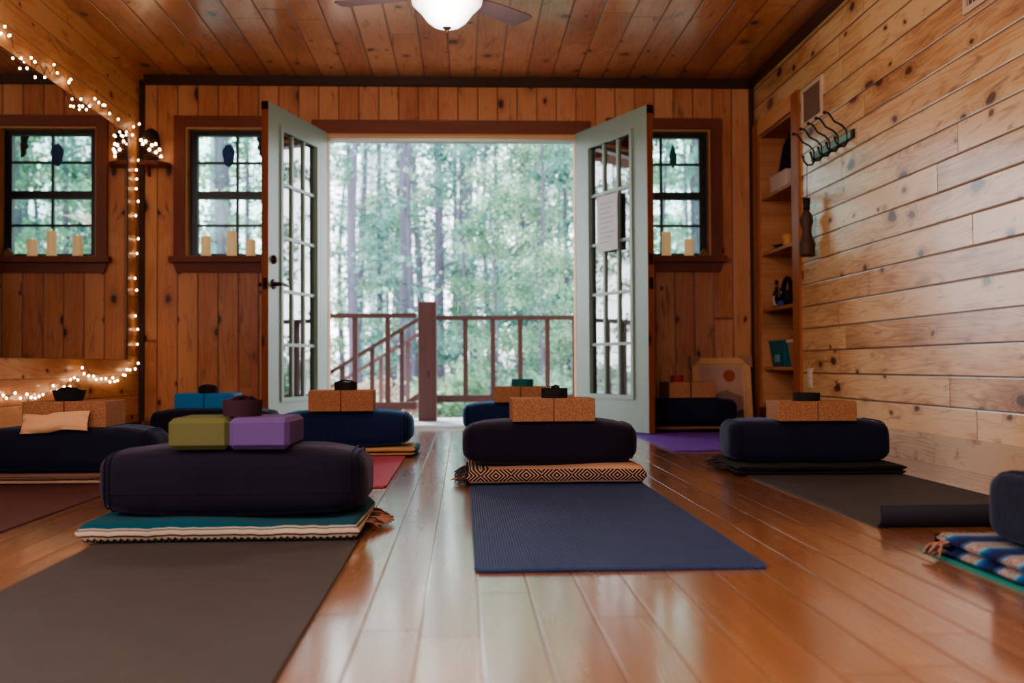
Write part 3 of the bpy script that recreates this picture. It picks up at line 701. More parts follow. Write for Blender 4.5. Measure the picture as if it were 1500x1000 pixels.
# ------------------------------------------------------------------ picture leaning at the back wall
pf = empty('framed_picture', 'blond-framed print of a rust sun over mauve hills leaning on the wall', 'picture', loc=(1.79, YB-.115, 0.003), rot=(-.17, 0, 0))
pw, ph = .205, .48
bm = newbm()
for b in ((-pw, pw, 0, .045), (-pw, pw, ph-.045, ph), (-pw, -pw+.045, .045, ph-.045), (pw-.045, pw, .045, ph-.045)): box(bm, b[0], b[1], -.02, 0, b[2], b[3])
finish('frame', bm, 'frame_wood', pf)
bm = newbm(); box(bm, -pw+.045, pw-.045, -.008, -.002, .045, ph-.045); finish('print', bm, 'print', pf)
bm = newbm()
for b in ((-pw+.045, pw-.045, .045, .06), (-pw+.045, pw-.045, ph-.06, ph-.045), (-pw+.045, -pw+.06, .06, ph-.06), (pw-.06, pw-.045, .06, ph-.06)): box(bm, b[0], b[1], -.0105, -.008, b[2], b[3])
finish('print_margin', bm, 'print_margin', pf)
bm = newbm(); prism(bm, [(.055+.042*math.cos(a), -.0095, .355+.042*math.sin(a)) for a in [2*PI*k/30 for k in range(30)]], (0, .0015, 0)); finish('sun_disc', bm, 'rust_ink', pf)
bm = newbm(); prism(bm, [(-.14, -.0095, .10), (-.14, -.0095, .17), (-.08, -.0095, .20), (-.02, -.0095, .24), (.03, -.0095, .255), (.08, -.0095, .23), (.144, -.0095, .21), (.144, -.0095, .10)], (0, .0015, 0)); finish('hill_shape', bm, 'mauve_ink', pf)
bm = newbm(); prism(bm, [(-.14, -.0098, .062), (-.14, -.0098, .10), (-.05, -.0098, .112), (.06, -.0098, .095), (.12, -.0098, .115), (.144, -.0098, .12), (.144, -.0098, .062)], (0, .0018, 0)); finish('foreground_shape', bm, 'slate_ink', pf)
for s in (-1, 1):
    bm = newbm(); prism(bm, [(s*(pw+.012), -.026, ph+.012), (s*(pw-.07), -.026, ph+.012), (s*(pw-.05), -.026, ph-.02), (s*(pw-.02), -.026, ph-.05), (s*(pw+.012), -.026, ph-.07)], (0, .030, 0)); finish('corner_protector', bm, 'card', pf)

# ------------------------------------------------------------------ candles, stones, suncatchers
def candle(x, h, label, y=YB+.02, r=.033):
    z0 = WZ[0]+.0085 if y > YB else WZ[0]
    e = empty('pillar_candle', label, 'candle', loc=(x, y, z0), group='ivory pillar candles on the window sills')
    bm = newbm(); lathe(bm, [(0, 0), (r, 0), (r+.001, .004), (r, h*.5), (r, h-.004), (r-.004, h), (r-.010, h-.006), (0, h-.012)], 30); finish('wax_body', bm, 'wax', e, True, angle=50)
    bm = newbm(); lathe(bm, [(0, h-.014), (.0035, h-.012), (.0045, h+.004), (.001, h+.018), (0, h+.018)], 10); finish('wick_flame', bm, 'flame', e, True)
candle(-1.765, .135, 'ivory pillar candle, the left one of three on the left window sill')
candle(-1.590, .170, 'tallest ivory pillar candle, in the middle of the left window sill')
candle(-1.460, .112, 'short ivory pillar candle near the door on the left window sill')
candle(1.430, .165, 'taller ivory pillar candle on the right window sill, close to the door')
candle(1.590, .115, 'shorter ivory pillar candle on the right window sill by the grey stone')
def rock(x, s, label):
    bm = newbm(); prism(bm, [(-s, -.02, 0), (s*.9, -.022, 0), (s*.1, -.012, s*1.25)], (0, .045, 0))
    bmesh.ops.subdivide_edges(bm, edges=list(bm.edges), cuts=3, use_grid_fill=True)
    for vv in bm.verts: vv.co += Vector((noise.noise(vv.co*40), noise.noise(vv.co*45), noise.noise(vv.co*50)))*.005; vv.co.z = max(0, vv.co.z)
    o = finish('pointed_stone', bm, 'stone', loc=(x, YB+.025, WZ[0]+.009)); tag(o, label, 'stone')
rock(1.695, .038, 'small grey pointed stone at the right end of the right window sill')
rock(-1.30, .045, 'small tan pointed stone on the left sill, seen in the mirror')
e = empty('suncatcher', 'deep blue oval agate slice hanging in the left window', 'suncatcher', loc=(-1.617, YB+.045, 1.90))
bm = newbm(); prism(bm, [((.042+.004*math.sin(5*a))*math.cos(a), -.003, (.078+.004*math.sin(3*a))*math.sin(a)) for a in [2*PI*k/40 for k in range(40)]], (0, .006, 0)); finish('agate_slice', bm, 'agate', e)
bm = newbm(); tube(bm, [(0, 0, .076), (0, 0, .171)], .001, 5); finish('thread', bm, 'wire', e)
e = empty('suncatcher', 'small teal leaf-shaped glass drop hanging in the right window', 'suncatcher', loc=(1.487, YB+.045, 1.905))
bm = newbm(); prism(bm, [(0, -.003, .09), (.018, -.003, .04), (.027, -.003, 0), (.024, -.003, -.05), (0, -.003, -.088), (-.024, -.003, -.05), (-.027, -.003, 0), (-.018, -.003, .04)], (0, .006, 0)); finish('glass_drop', bm, 'teal_glass', e)
bm = newbm(); tube(bm, [(0, 0, .088), (0, 0, .166)], .001, 5); finish('thread', bm, 'wire', e)
e = empty('suncatcher', 'small black scalloped hanging at the door side of the left window', 'suncatcher', loc=(-1.40, YB+.045, 1.93))
bm = newbm(); prism(bm, [(-.028, -.003, .10), (.03, -.003, .10), (.03, -.003, -.05), (.008, -.003, -.045), (-.010, -.003, -.02), (-.004, -.003, .0), (-.024, -.003, .02), (-.012, -.003, .05)], (0, .006, 0)); finish('scalloped_plate', bm, 'hook_black', e)
bm = newbm(); tube(bm, [(0, 0, .10), (0, 0, .142)], .001, 5); finish('thread', bm, 'wire', e)

# ------------------------------------------------------------------ mirror and fairy lights
mr = empty('wall_mirror', 'large frameless wall mirror reflecting the left window', 'mirror', loc=(XL, 4.9, .487))
bm = newbm(); box(bm, .0015, .006, -2.6, 2.085, 0, 1.487); finish('mirror_glass', bm, 'mirror', mr)
bm = newbm(); box(bm, 0, .010, 2.085, 2.097, 0, 1.487); finish('edge_strip', bm, 'hook_black', mr)
bm = newbm(); box(bm, 0, .0015, -2.6, 2.085, 0, 1.487); finish('backing', bm, 'vent_dark', mr)

random.seed(11)
sl = empty('string_lights', 'warm white fairy light string draped around the mirror edge', 'string lights', loc=(XL, 7.0, 1.95))
path = []
def P(y, z, x=.022): path.append((x, y-7.0, z-1.95))
y = 4.3
while y < 7.12:
    P(y, 2.0+.035*math.sin(y*9)+random.uniform(-.03, .03), random.uniform(.015, .035)); y += .045
for z in [1.99-.05*k for k in range(31)]: P(7.14+random.uniform(-.02, .02), z, random.uniform(.018, .03))
yy = 7.1
bz = [(7.15, .45), (6.95, .40), (6.7, .365), (6.4, .375), (6.25, .40), (6.12, .43), (6.02, .37), (5.8, .33), (5.55, .305), (5.3, .30), (5.1, .305), (4.6, .31), (4.3, .30)]
for (ya, za), (yb, zb) in zip(bz, bz[1:]):
    n = max(2, int((ya-yb)/.045))
    for k in range(n): t = k/n; P(ya+(yb-ya)*t, za+(zb-za)*t+random.uniform(-.02, .02), random.uniform(.02, .035))
bm = newbm(); tube(bm, path, .0016, 4); finish('light_wire', bm, 'wire', sl)
bulbs = []
y = 7.13
while y > 5.02:
    bulbs.append((random.uniform(.02, .04), y, 2.0+.035*math.sin(y*9)+random.uniform(-.05, .035))); y -= random.choice([.022, .045, .07, .12])*1.1
for z in (1.83, 1.757, 1.70, 1.63, 1.55, 1.45, 1.30, 1.20, 1.03, .95, .78, .69, .59): bulbs.append((random.uniform(.015, .03), 7.14+random.uniform(-.03, .03), z))
for (ya, za), (yb, zb) in zip(bz[:-2], bz[1:-1]):
    n = max(2, int((ya-yb)/.052))
    for k in range(n): t = (k+random.random()*.6)/n; bulbs.append((random.uniform(.02, .04), ya+(yb-ya)*t, za+(zb-za)*t+random.uniform(-.025, .025)))
bulbs = bulbs[:98]
bm = newbm(); bmesh.ops.create_uvsphere(bm, u_segments=8, v_segments=6, radius=.0062, matrix=Matrix.Diagonal((1, 1, 1.1, 1)))
b0 = finish('bulb', bm, 'bulb', sl, True)
for i, (x, y, z) in enumerate(bulbs):
    b = b0 if i == 0 else b0.copy()
    if i: COL.objects.link(b); b.parent = sl
    b.location = (x, y-7.0, z-1.95)
# corner shelf and ornament
cs = empty('corner_shelf', 'small rounded wooden corner shelf beside the mirror', 'shelf', loc=(XL+.033, YB-.0005, 1.80))
bm = newbm(); prism(bm, [(0, 0, 0), (0, -.155, 0), (.06, -.15, 0), (.12, -.125, 0), (.165, -.08, 0), (.180, -.03, 0), (.180, 0, 0)], (0, 0, .028)); bevel(bm, .003, 1); finish('shelf_board', bm, 'trim_x', cs)
bm = newbm(); prism(bm, [(.02, 0, -.001), (.02, -.09, -.001), (.02, -.01, -.06), (.02, 0, -.06)], (.018, 0, 0)); finish('bracket', bm, 'trim_x', cs)
ow = empty('wicker_lantern', 'dark wicker lantern wrapped in fairy lights on the corner shelf', 'lantern', loc=(XL+.095, YB-.085, 1.8285))
bm = newbm()
for k in range(11):
    z = .008+k*.0185; r = .058*math.sqrt(max(.06, 1-((z-.095)/.125)**2))
    tube(bm, [(r*math.cos(a), r*math.sin(a), z) for a in [2*PI*j/24 for j in range(24)]], .0062, 6, True)
finish('woven_bands', bm, 'wicker', ow, True)
bm = newbm(); lathe(bm, [(0, .15), (.052, .155), (.056, .17), (.045, .20), (.02, .222), (0, .226)], 20); finish('domed_lid', bm, 'wicker', ow, True)
bm = newbm(); lathe(bm, [(0, 0), (.04, 0), (.048, .04), (.05, .10), (.044, .155), (0, .156)], 20); finish('inner_vase', bm, 'wicker_tan', ow, True)
bm = newbm(); lathe(bm, [(0, 0), (.0075, .002), (.008, .01), (.004, .018), (0, .018)], 10); l0 = finish('bulb', bm, 'bulb', ow, True)
random.seed(5)
for i in range(9):
    b = l0 if i == 0 else l0.copy()
    if i: COL.objects.link(b); b.parent = ow
    a = -2.6+i*.33+random.uniform(-.2, .2); z = [.13, .10, .115, .06, .09, .045, .10, .07, .03][i]
    b.location = (.066*math.cos(a), .066*math.sin(a), z)

# ------------------------------------------------------------------ ceiling fan
fn = empty('ceiling_fan', 'ceiling fan with mauve grey blades and lit white glass bowl', 'ceiling fan', loc=(-.07, 5.0, 2.05))
bm = newbm(); lathe(bm, [(0, 0), (.035, .001), (.065, .010), (.092, .03), (.112, .055), (.128, .078), (.15, .098), (.166, .115), (.170, .135), (.165, .150), (.15, .158), (0, .158)], 48); finish('glass_bowl', bm, 'bowl', fn, True, angle=60)
bm = newbm(); lathe(bm, [(0, -.030), (.003, -.028), (.005, -.016), (.010, -.008), (.022, .0), (.024, .004), (0, .006)], 20); finish('finial', bm, 'bronze', fn, True)
bm = newbm(); lathe(bm, [(0, .158), (.09, .158), (.105, .175), (.11, .215), (.10, .245), (.06, .26), (.06, .32), (.075, .34), (.085, .375), (0, .375)], 40)
for vv in bm.verts: vv.co.z = min(vv.co.z, ZC-2.05-.0005)
finish('motor_housing', bm, 'bronze', fn, True, angle=40)
bm = newbm(); tube(bm, [(0, 0, -.03), (0, 0, -.11)], .0012, 5); sphere(bm, (0, 0, -.115), .005); finish('pull_chain', bm, 'bronze', fn)
for a in (163, 45, -77):
    A = math.radians(a)
    bm = newbm(); prism(bm, [(.17, -.052, 0), (.30, -.066, 0), (.52, -.07, 0), (.552, -.06, 0), (.562, -.03, 0), (.556, .055, 0), (.535, .066, 0), (.30, .062, 0), (.17, .05, 0)], (0, 0, .007))
    bl = finish('fan_blade', bm, 'blade', fn); bl.location = (0, 0, .162); bl.rotation_euler = (math.radians(-9), 0, A)
    bm = newbm(); prism(bm, [(.09, -.02, .008), (.21, -.035, .008), (.24, 0, .008), (.21, .035, .008), (.09, .02, .008)], (0, 0, .005))
    bi = finish('blade_iron', bm, 'bronze', bl)

# ------------------------------------------------------------------ yoga stations
def make_bolster(name, label, loc, mat, rz=0, L=.335, Dp=.165, H=.088, seed=0, group='bolsters set on folded blankets', m=4.0, seam=False):
    e = empty(name, label, 'bolster', loc=loc, rot=(0, 0, rz), group=group)
    bm = newbm(); n = 16
    bmesh.ops.create_cube(bm, size=2)
    bmesh.ops.subdivide_edges(bm, edges=list(bm.edges), cuts=n-1, use_grid_fill=True)
    sd = Vector((seed*3.1, seed*1.7, seed*.9))
    for vv in bm.verts:
        q = vv.co.copy(); q = Vector((math.tan(q.x*.78)/math.tan(.78), math.tan(q.y*.78)/math.tan(.78), math.tan(q.z*.78)/math.tan(.78)))
        p_, m_ = 4.6, m
        nn = ((abs(q.y)**p_+abs(q.z)**p_)**(m_/p_)+abs(q.x)**m_)**(1/m_)
        q /= nn
        c = Vector((q.x*L, q.y*Dp, q.z*H))
        c.z += .006*noise.noise(c*4+sd)*(1-abs(q.z)*.6 if q.z > 0 else .2)+.003*noise.noise(c*12+sd)
        c.y += .007*noise.noise(c*4.5+sd+Vector((9,0,0))); c.x += .008*noise.noise(c*4+sd+Vector((0,7,0)))*abs(q.x)
        if q.z < -.5: c.z = max(c.z, -H*.985)
        if q.x > 0 and q.z > 0: c.z -= .010*max(0, q.x-.55)
        vv.co = c + Vector((0, 0, H))
    finish('bolster_cover', bm, mat, e, True)
    # piping around both ends, and a front seam
    for s in (-1, 1):
        for k, xx in enumerate((.875, .915)):
            pts = []
            for j in range(48):
                a = 2*PI*j/48; dy, dz = math.cos(a), math.sin(a)
                cy = abs(dy)**(.40)*(1 if dy > 0 else -1); cz = abs(dz)**(.40)*(1 if dz > 0 else -1)
                g = (abs(cy)**4.6+abs(cz)**4.6)**(1/4.6); f = (1-xx**m)**(1/m)
                pts.append((s*xx*L, cy/g*Dp*f*1.005, H+cz/g*H*f*1.01))
            bm = newbm(); tube(bm, pts, .0022, 6, True); finish('piping', bm, 'piping', e, True)
    if seam:
        pts = []
        for j in range(41):
            u_ = -.93+1.86*j/40; zz = -.28; f = (1-abs(u_)**m)**(1/m); c = Vector((u_*L, -Dp*(max(0, f**4.6-abs(zz)**4.6))**(1/4.6), zz*H))
            c.y += .007*noise.noise(c*4.5+sd+Vector((9,0,0))); pts.append((c.x, c.y+.0005, c.z+H))
        bm = newbm(); tube(bm, pts, .0016, 5); finish('front_seam', bm, 'piping', e, True)
    return e
def make_blanket(name, label, loc, mat, w=.69, d=.45, h=.042, folds=2, rz=0, seed=0, edge=None, wave=.006):
    e = empty(name, label, 'blanket', loc=loc, rot=(0, 0, rz), group='folded woven blankets under the bolsters')
    hh = h/folds; n = 44
    bm = newbm()
    # one continuous folded cloth: zigzag section in YZ swept along X
    prof = []
    for k in range(folds):
        z0 = k*hh; r = hh*.5*.98
        back = d/2-(.012*k)
        prof.append((back, z0+hh*.04, z0+hh*.96, k))
    for k in range(folds):
        z0 = k*hh; r = hh*.485; zc = z0+hh*.5
        ring = []
        yfr = -d/2 + .006*((k+seed) % 2); yb = d/2-.010*k
        for j in range(9): a = PI/2+PI*j/8; ring.append((yfr+r+r*math.cos(a), zc+r*math.sin(a)))
        for j in range(9): a = -PI/2+PI*j/8; ring.append((yb-r+r*math.cos(a), zc+r*math.sin(a)))
        rows = []
        for i in range(n+1):
            t = i/n; x = (t-.5)*w
            edge_f = min(1, min(t, 1-t)*w/(.012))**.5 if folds else 1
            row = []
            for (yy, zz) in ring:
                dz = wave*noise.noise(Vector((x*5, yy*2, seed*2.3)))*(zz/h)*1.2
                dy = .008*noise.noise(Vector((x*6, k*3.0, seed*5.1)))
                z2 = zc+(zz-zc)*(.25+.75*edge_f)
                xx = x+(.006*noise.noise(Vector((yy*9, zz*40, seed)))*(1 if t > .9 or t < .1 else 0))
                row.append(bm.verts.new((xx, yy+dy, max(.0005, z2+dz))))
            rows.append(row)
        for a, b in zip(rows, rows[1:]):
            for j in range(18): bm.faces.new((a[j], a[(j+1) % 18], b[(j+1) % 18], b[j]))
        bm.faces.new(rows[0]); bm.faces.new(rows[-1][::-1])
    finish('folded_cloth', bm, mat, e, True, angle=60)
    return e
def fringe(e, side, w, d, h, mats=('fringe_dark', 'fringe'), n=10, seed=1, y0=-.2, y1=.2):
    random.seed(seed)
    for mi, mt in enumerate(mats):
        bm = newbm()
        for i in range(n):
            y = y0+(y1-y0)*(i+random.random())/n; x = side*w/2; z = random.uniform(.008, h*.8)
            L = random.uniform(.025, .05)
            tube(bm, [(x-side*.006, y, z), (x+side*L*.5, y+random.uniform(-.01, .01), z*.8+.002), (x+side*L, y+random.uniform(-.015, .015), random.uniform(.003, .012))], [.003, .0024, .0012], 5)
        box(bm, min(side*(w/2-.006), side*(w/2-.002)), max(side*(w/2-.006), side*(w/2-.002)), y0-.005, y1+.005, .004, h*.8+.004)
        finish('fringe', bm, mt, e)
def make_block(name, label, loc, mat, rz=0, h=.078, ch=.003, seg=2, w=.1525, d=.229, group='yoga blocks placed in pairs on the bolsters'):
    bm = newbm(); box(bm, -w/2, w/2, -d/2, d/2, 0, h); bevel(bm, ch, seg)
    o = finish(name, bm, mat, loc=loc, rot=(0, 0, rz)); tag(o, label, 'yoga block', group); return o
def make_strap(name, label, loc, mat, r=.052, h=.038, turns=4, rz=0, flare=0, loop=True, oval=1.0, group='rolled straps on top of the blocks'):
    e = empty(name, label, 'yoga strap', loc=loc, rot=(0, 0, rz), group=group)
    bm = newbm(); n = turns*28; th = .0028; prev = None
    for i in range(n+1):
        t = i/n; a = 2*PI*turns*t; rr = r*(.30+.70*t)
        c = Vector((math.cos(a)*rr, math.sin(a)*rr*oval, 0)); nr = Vector((math.cos(a), math.sin(a), 0))
        fl = flare*t
        cur = [bm.verts.new(c-nr*th/2), bm.verts.new(c+nr*th/2), bm.verts.new(c+nr*(th/2+fl)+Vector((0, 0, h))), bm.verts.new(c-nr*(th/2-fl)+Vector((0, 0, h)))]
        if prev:
            for k in range(4): bm.faces.new((prev[k], prev[(k+1) % 4], cur[(k+1) % 4], cur[k]))
        else: bm.faces.new(cur)
        prev = cur
    bm.faces.new(prev[::-1])
    finish('webbing_coil', bm, mat, e, True, angle=50)
    if loop:
        for s in (-1, 1):
            bm = newbm(); tube(bm, [(s*.012+.019*math.cos(a), .019*math.sin(a)*.8, h+.004+.005*math.cos(a*1)) for a in [2*PI*k/20 for k in range(20)]], .0018, 6, True); finish('ring_buckle', bm, 'bronze', e, True)
        bm = newbm(); tube(bm, [(-r*.8, -.01, h-.002), (-r*.4, -.012, h+.007), (0, -.008, h+.010), (r*.4, -.004, h+.006), (r*.85, 0, h-.002)], .004, 6); finish('loose_end', bm, mat, e, True)
    return e
def make_mat(name, label, x0, x1, y0, y1, mat, curl=0, th=.0055, group='yoga mats laid out on the floor', flap=None):
    e = empty(name, label, 'yoga mat', loc=((x0+x1)/2, (y0+y1)/2, 0.0005), group=group)
    w, l = (x1-x0)/2, (y1-y0)/2; bm = newbm()
    n, mcuts = 20, 60; top, bot = [], []
    for j in range(mcuts+1):
        y = -l+2*l*j/mcuts; rt, rb = [], []
        for i in range(n+1):
            x = -w+2*w*i/n
            cr = .0
            if i in (0, n) and j in (0, mcuts): cr = .008
            xx = x-(cr if x > 0 else -cr); yy = y
            wob = .0015*noise.noise(Vector((x*3, y*3, x0*5)))
            lift = .004*max(0, -(y+l)/.06+1)**2 if not curl else 0
            lift *= .5+.5*noise.noise(Vector((x*4, 0, y0)))
            rt.append(bm.verts.new((xx, yy, th+max(0, wob)+abs(lift)))); rb.append(bm.verts.new((xx, yy, abs(lift)*.9)))
        top.append(rt); bot.append(rb)
    for j in range(mcuts):
        for i in range(n):
            bm.faces.new((top[j][i], top[j][i+1], top[j+1][i+1], top[j+1][i])); bm.faces.new((bot[j][i], bot[j+1][i], bot[j+1][i+1], bot[j][i+1]))
    for j in range(mcuts):
        bm.faces.new((top[j][0], top[j+1][0], bot[j+1][0], bot[j][0])); bm.faces.new((top[j][n], bot[j][n], bot[j+1][n], top[j+1][n]))
    for i in range(n):
        bm.faces.new((top[0][i], bot[0][i], bot[0][i+1], top[0][i+1])); bm.faces.new((top[mcuts][i], top[mcuts][i+1], bot[mcuts][i+1], bot[mcuts][i]))
    finish('mat_surface', bm, mat, e, True, angle=40)
    if flap:
        # curled end: arc rising from the front edge and rolling back
        bm = newbm(); R = flap; rows = []
        for k in range(15):
            a = -PI/2-(1.25*PI/2+.35)*k/14*1.0
            yo, zo = math.cos(a), math.sin(a)
            for_in = [(-l+R*.15+yo*R, R+zo*R+.001), (-l+R*.15+yo*(R-.005), R+zo*(R-.005)+.001)]
            rows.append([[bm.verts.new((x, q[0], q[1])) for q in for_in] for x in (-w, w*.33, w)])
        for a, b in zip(rows, rows[1:]):
            for i in range(2):
                for s in (0, 1): bm.faces.new((a[i][s], a[i+1][s], b[i+1][s], b[i][s]))
            for i in (0, 2): bm.faces.new((a[i][0], a[i][1], b[i][1], b[i][0]))
        for r_ in (rows[0], rows[-1]):
            for i in range(2): bm.faces.new((r_[i][0], r_[i][1], r_[i+1][1], r_[i+1][0]))
        finish('curled_end', bm, 'navy_rubber', e, True, angle=50)
    return e

G = 'yoga mats'
# --- station 1 front left
make_mat('yoga_mat', 'grey ribbed yoga mat in the left foreground under the teal striped blanket', -.90, -.262, 1.25, 3.06, 'mat_grey')
b = make_blanket('folded_blanket', 'teal, white and black striped folded blanket under the nearest left bolster', (-.603, 2.842, .0068), 'bl_teal', w=.69, d=.46, h=.046, folds=1, seed=1, wave=.012)
fringe(b, 1, .69, .46, .03, seed=2, n=16, y0=-.05, y1=.22)
bm = newbm()
for i in range(5): tube(bm, [(.33, .02+.02*i, .014), (.375, .03+.02*i, .016), (.40+.006*(i % 3), .012+.03*i, .007)], [.005, .005, .003], 6)
finish('tassel', bm, 'fringe', b, True)
make_bolster('bolster', 'large aubergine bolster in the left foreground carrying green and purple blocks', (-.594, 2.85, .052), 'bolster_plum', L=.348, H=.090, seed=1, m=4.6, seam=True)
make_block('yoga_block', 'olive green foam yoga block on the nearest left bolster', (-.670, 2.80, .228), 'foam_green', .02, .080, .012, 1)
make_block('yoga_block', 'purple foam yoga block beside the olive green one', (-.514, 2.795, .228), 'foam_purple', -.02, .080, .012, 1)
make_strap('yoga_strap', 'burgundy rolled strap on the green and purple blocks', (-.583, 2.80, .3085), 'burgundy', r=.050, h=.042, rz=.5, flare=.004)
# --- station 2 middle
make_mat('yoga_mat', 'slate blue ribbed yoga mat in the middle of the floor', .022, .652, 2.225, 4.10, 'mat_blue')
b = make_blanket('folded_blanket', 'tan folded blanket with black concentric diamonds under the middle bolster', (.336, 4.02, .0068), 'bl_diamond', w=.655, d=.46, h=.060, folds=1, seed=2, wave=.012)
fringe(b, -1, .655, .46, .05, ('fringe_dark', 'fringe_dark'), 20, 4, -.22, .2)
bm = newbm(); tube(bm, [(-.32, -.15, .02), (-.36, -.16, .018), (-.385, -.155, .012)], [.004, .004, .002], 6); finish('tassel', bm, 'fringe', b)
make_bolster('bolster', 'dark aubergine bolster in the middle on the diamond blanket', (.328, 4.03, .060), 'bolster_plum', L=.332, H=.086, seed=2)
make_block('yoga_block', 'cork yoga block on the middle bolster, the left of its pair', (.256, 3.985, .228), 'cork', .008, .085)
make_block('yoga_block', 'cork yoga block on the middle bolster, the right of its pair', (.412, 3.985, .228), 'cork', -.008, .085)
make_strap('yoga_strap', 'black rolled strap on the cork blocks of the middle bolster', (.342, 3.97, .3135), 'black', r=.052, h=.036, rz=1.0)
# --- station 3 right
make_mat('yoga_mat', 'charcoal yoga mat on the right with its near end curled up', 1.10, 1.71, 2.76, 4.56, 'mat_dark', curl=1, flap=.036)
b = make_blanket('folded_blanket', 'dark brown and charcoal folded blanket under the right bolster', (1.40, 4.27, .0068), 'bl_dark', w=.66, d=.50, h=.034, folds=2, seed=3, rz=-.05)
fringe(b, -1, .66, .5, .03, ('fringe_dark', 'fringe_dark'), 12, 6, -.1, .24)
make_bolster('bolster', 'navy bolster near the pale wall with two cork blocks, on the charcoal mat', (1.40, 4.30, .041), 'bolster', L=.325, H=.085, seed=3, rz=-.04, m=7)
make_block('yoga_block', 'cork yoga block on the right bolster, the left of its pair', (1.338, 4.24, .208), 'cork', -.05, .078)
make_block('yoga_block', 'cork yoga block on the right bolster, the right of its pair', (1.492, 4.232, .208), 'cork', -.05, .078)
make_strap('yoga_strap', 'black rolled strap on the cork blocks of the right bolster', (1.395, 4.23, .2865), 'black', r=.056, h=.032, loop=False)
# --- station 4 right foreground
make_mat('yoga_mat', 'teal yoga mat just showing under the blue serape blanket at right', 1.066, 1.69, 1.2, 2.44, 'mat_teal')
b = make_blanket('folded_blanket', 'blue and white serape blanket folded under the right foreground bolster', (1.40, 2.09, .0068), 'bl_ikat', w=.67, d=.52, h=.050, folds=2, seed=4, wave=.004)
fringe(b, -1, .67, .52, .05, ('fringe', 'fringe_dark'), 8, 8, .18, .25)
make_bolster('bolster', 'navy bolster cut off by the right edge of the photo', (1.452, 2.07, .057), 'bolster', L=.335, H=.078, seed=4, rz=.0, m=9)
# --- station 5 left middle
make_mat('yoga_mat', 'maroon brown yoga mat at the left edge of the photo', -1.845, -1.225, 2.55, 4.42, 'mat_brown')
make_blanket('folded_blanket', 'rose, cream and brown striped folded blanket under the far left bolster', (-1.50, 4.18, .0068), 'bl_pink', w=.68, d=.46, h=.042, seed=5)
make_bolster('bolster', 'navy bolster by the mirror wall with a beige eye pillow', (-1.49, 4.10, .048), 'bolster', L=.345, H=.085, seed=5)
make_block('yoga_block', 'cork yoga block left of its pair on the bolster with the eye pillow', (-1.560, 4.095, .214), 'cork', 0, .097)
make_block('yoga_block', 'cork yoga block right of its pair on the bolster with the eye pillow', (-1.405, 4.095, .214), 'cork', 0, .097)
make_strap('yoga_strap', 'black flared rolled strap on the cork blocks near the mirror', (-1.50, 4.08, .3115), 'black', r=.052, h=.040, flare=.012)
bm = newbm(); bmesh.ops.create_cube(bm, size=2); bmesh.ops.subdivide_edges(bm, edges=list(bm.edges), cuts=9, use_grid_fill=True)
for vv in bm.verts:
    q = vv.co.copy(); ex = max(abs(q.x), abs(q.z))
    th = .022*(1-abs(q.x)**4)**.5*(1-abs(q.z)**4)**.5+.002
    x = q.x*.118*(1+.04*abs(q.z)**3*abs(q.x)); z = q.z*.036*(1+.12*abs(q.x)**4)
    vv.co = Vector((x, q.y*th, z+.006*noise.noise(Vector((q.x*2, q.z, 3)))+.004*math.sin(q.x*3)))+Vector((0, .006*noise.noise(q*3), 0))
o = finish('eye_pillow', bm, 'linen', None, True, loc=(-1.50, 3.945, .236), rot=(-.45, math.radians(-2), 0)); tag(o, 'beige linen eye pillow leaning on the cork blocks at left', 'eye pillow')
# --- station 6 back left
make_mat('yoga_mat', 'teal yoga mat in the back left corner', -1.70, -1.08, 4.95, 6.05, 'mat_teal')
make_blanket('folded_blanket', 'dark folded blanket under the bolster with blue blocks', (-1.36, 5.72, .0068), 'bl_dark', w=.62, d=.42, h=.036, seed=6)
make_bolster('bolster', 'dark bolster in the back left corner with bright blue blocks', (-1.32, 5.70, .043), 'bolster', L=.335, H=.088, seed=6)
make_block('yoga_block', 'bright blue foam block, the left of the blue pair', (-1.443, 5.72, .216), 'foam_blue', 0, .080, .006, 2)
make_block('yoga_block', 'bright blue foam block, the right of the blue pair', (-1.288, 5.72, .216), 'foam_blue', 0, .080, .006, 2)
make_strap('yoga_strap', 'black rolled strap on the bright blue blocks', (-1.365, 5.70, .2965), 'black', r=.052, h=.034)
# --- station 7 centre left
make_mat('yoga_mat', 'rose pink yoga mat between the left rows of bolsters', -.90, -.278, 3.79, 5.42, 'mat_pink')
b = make_blanket('folded_blanket', 'tan and brown striped folded blanket on the pink mat', (-.575, 5.25, .0068), 'bl_tan', w=.68, d=.40, h=.036, seed=7)
bm = newbm(); box(bm, .33, .352, -.15, .19, .002, .034); bevel(bm, .008, 2); finish('blue_edge', bm, 'teal_edge', b, True)
make_bolster('bolster', 'blue-lit navy bolster left of the doorway with two cork blocks', (-.575, 5.24, .043), 'bolster_skylit', L=.33, H=.09, seed=7)
make_block('yoga_block', 'cork yoga block on the bolster above the pink mat, left of its pair', (-.665, 5.17, .220), 'cork', .02, .10)
make_block('yoga_block', 'cork yoga block on the bolster above the pink mat, right of its pair', (-.510, 5.17, .220), 'cork', .02, .10)
make_strap('yoga_strap', 'black rolled strap on the cork blocks above the pink mat', (-.575, 5.16, .3205), 'black', r=.056, h=.038)
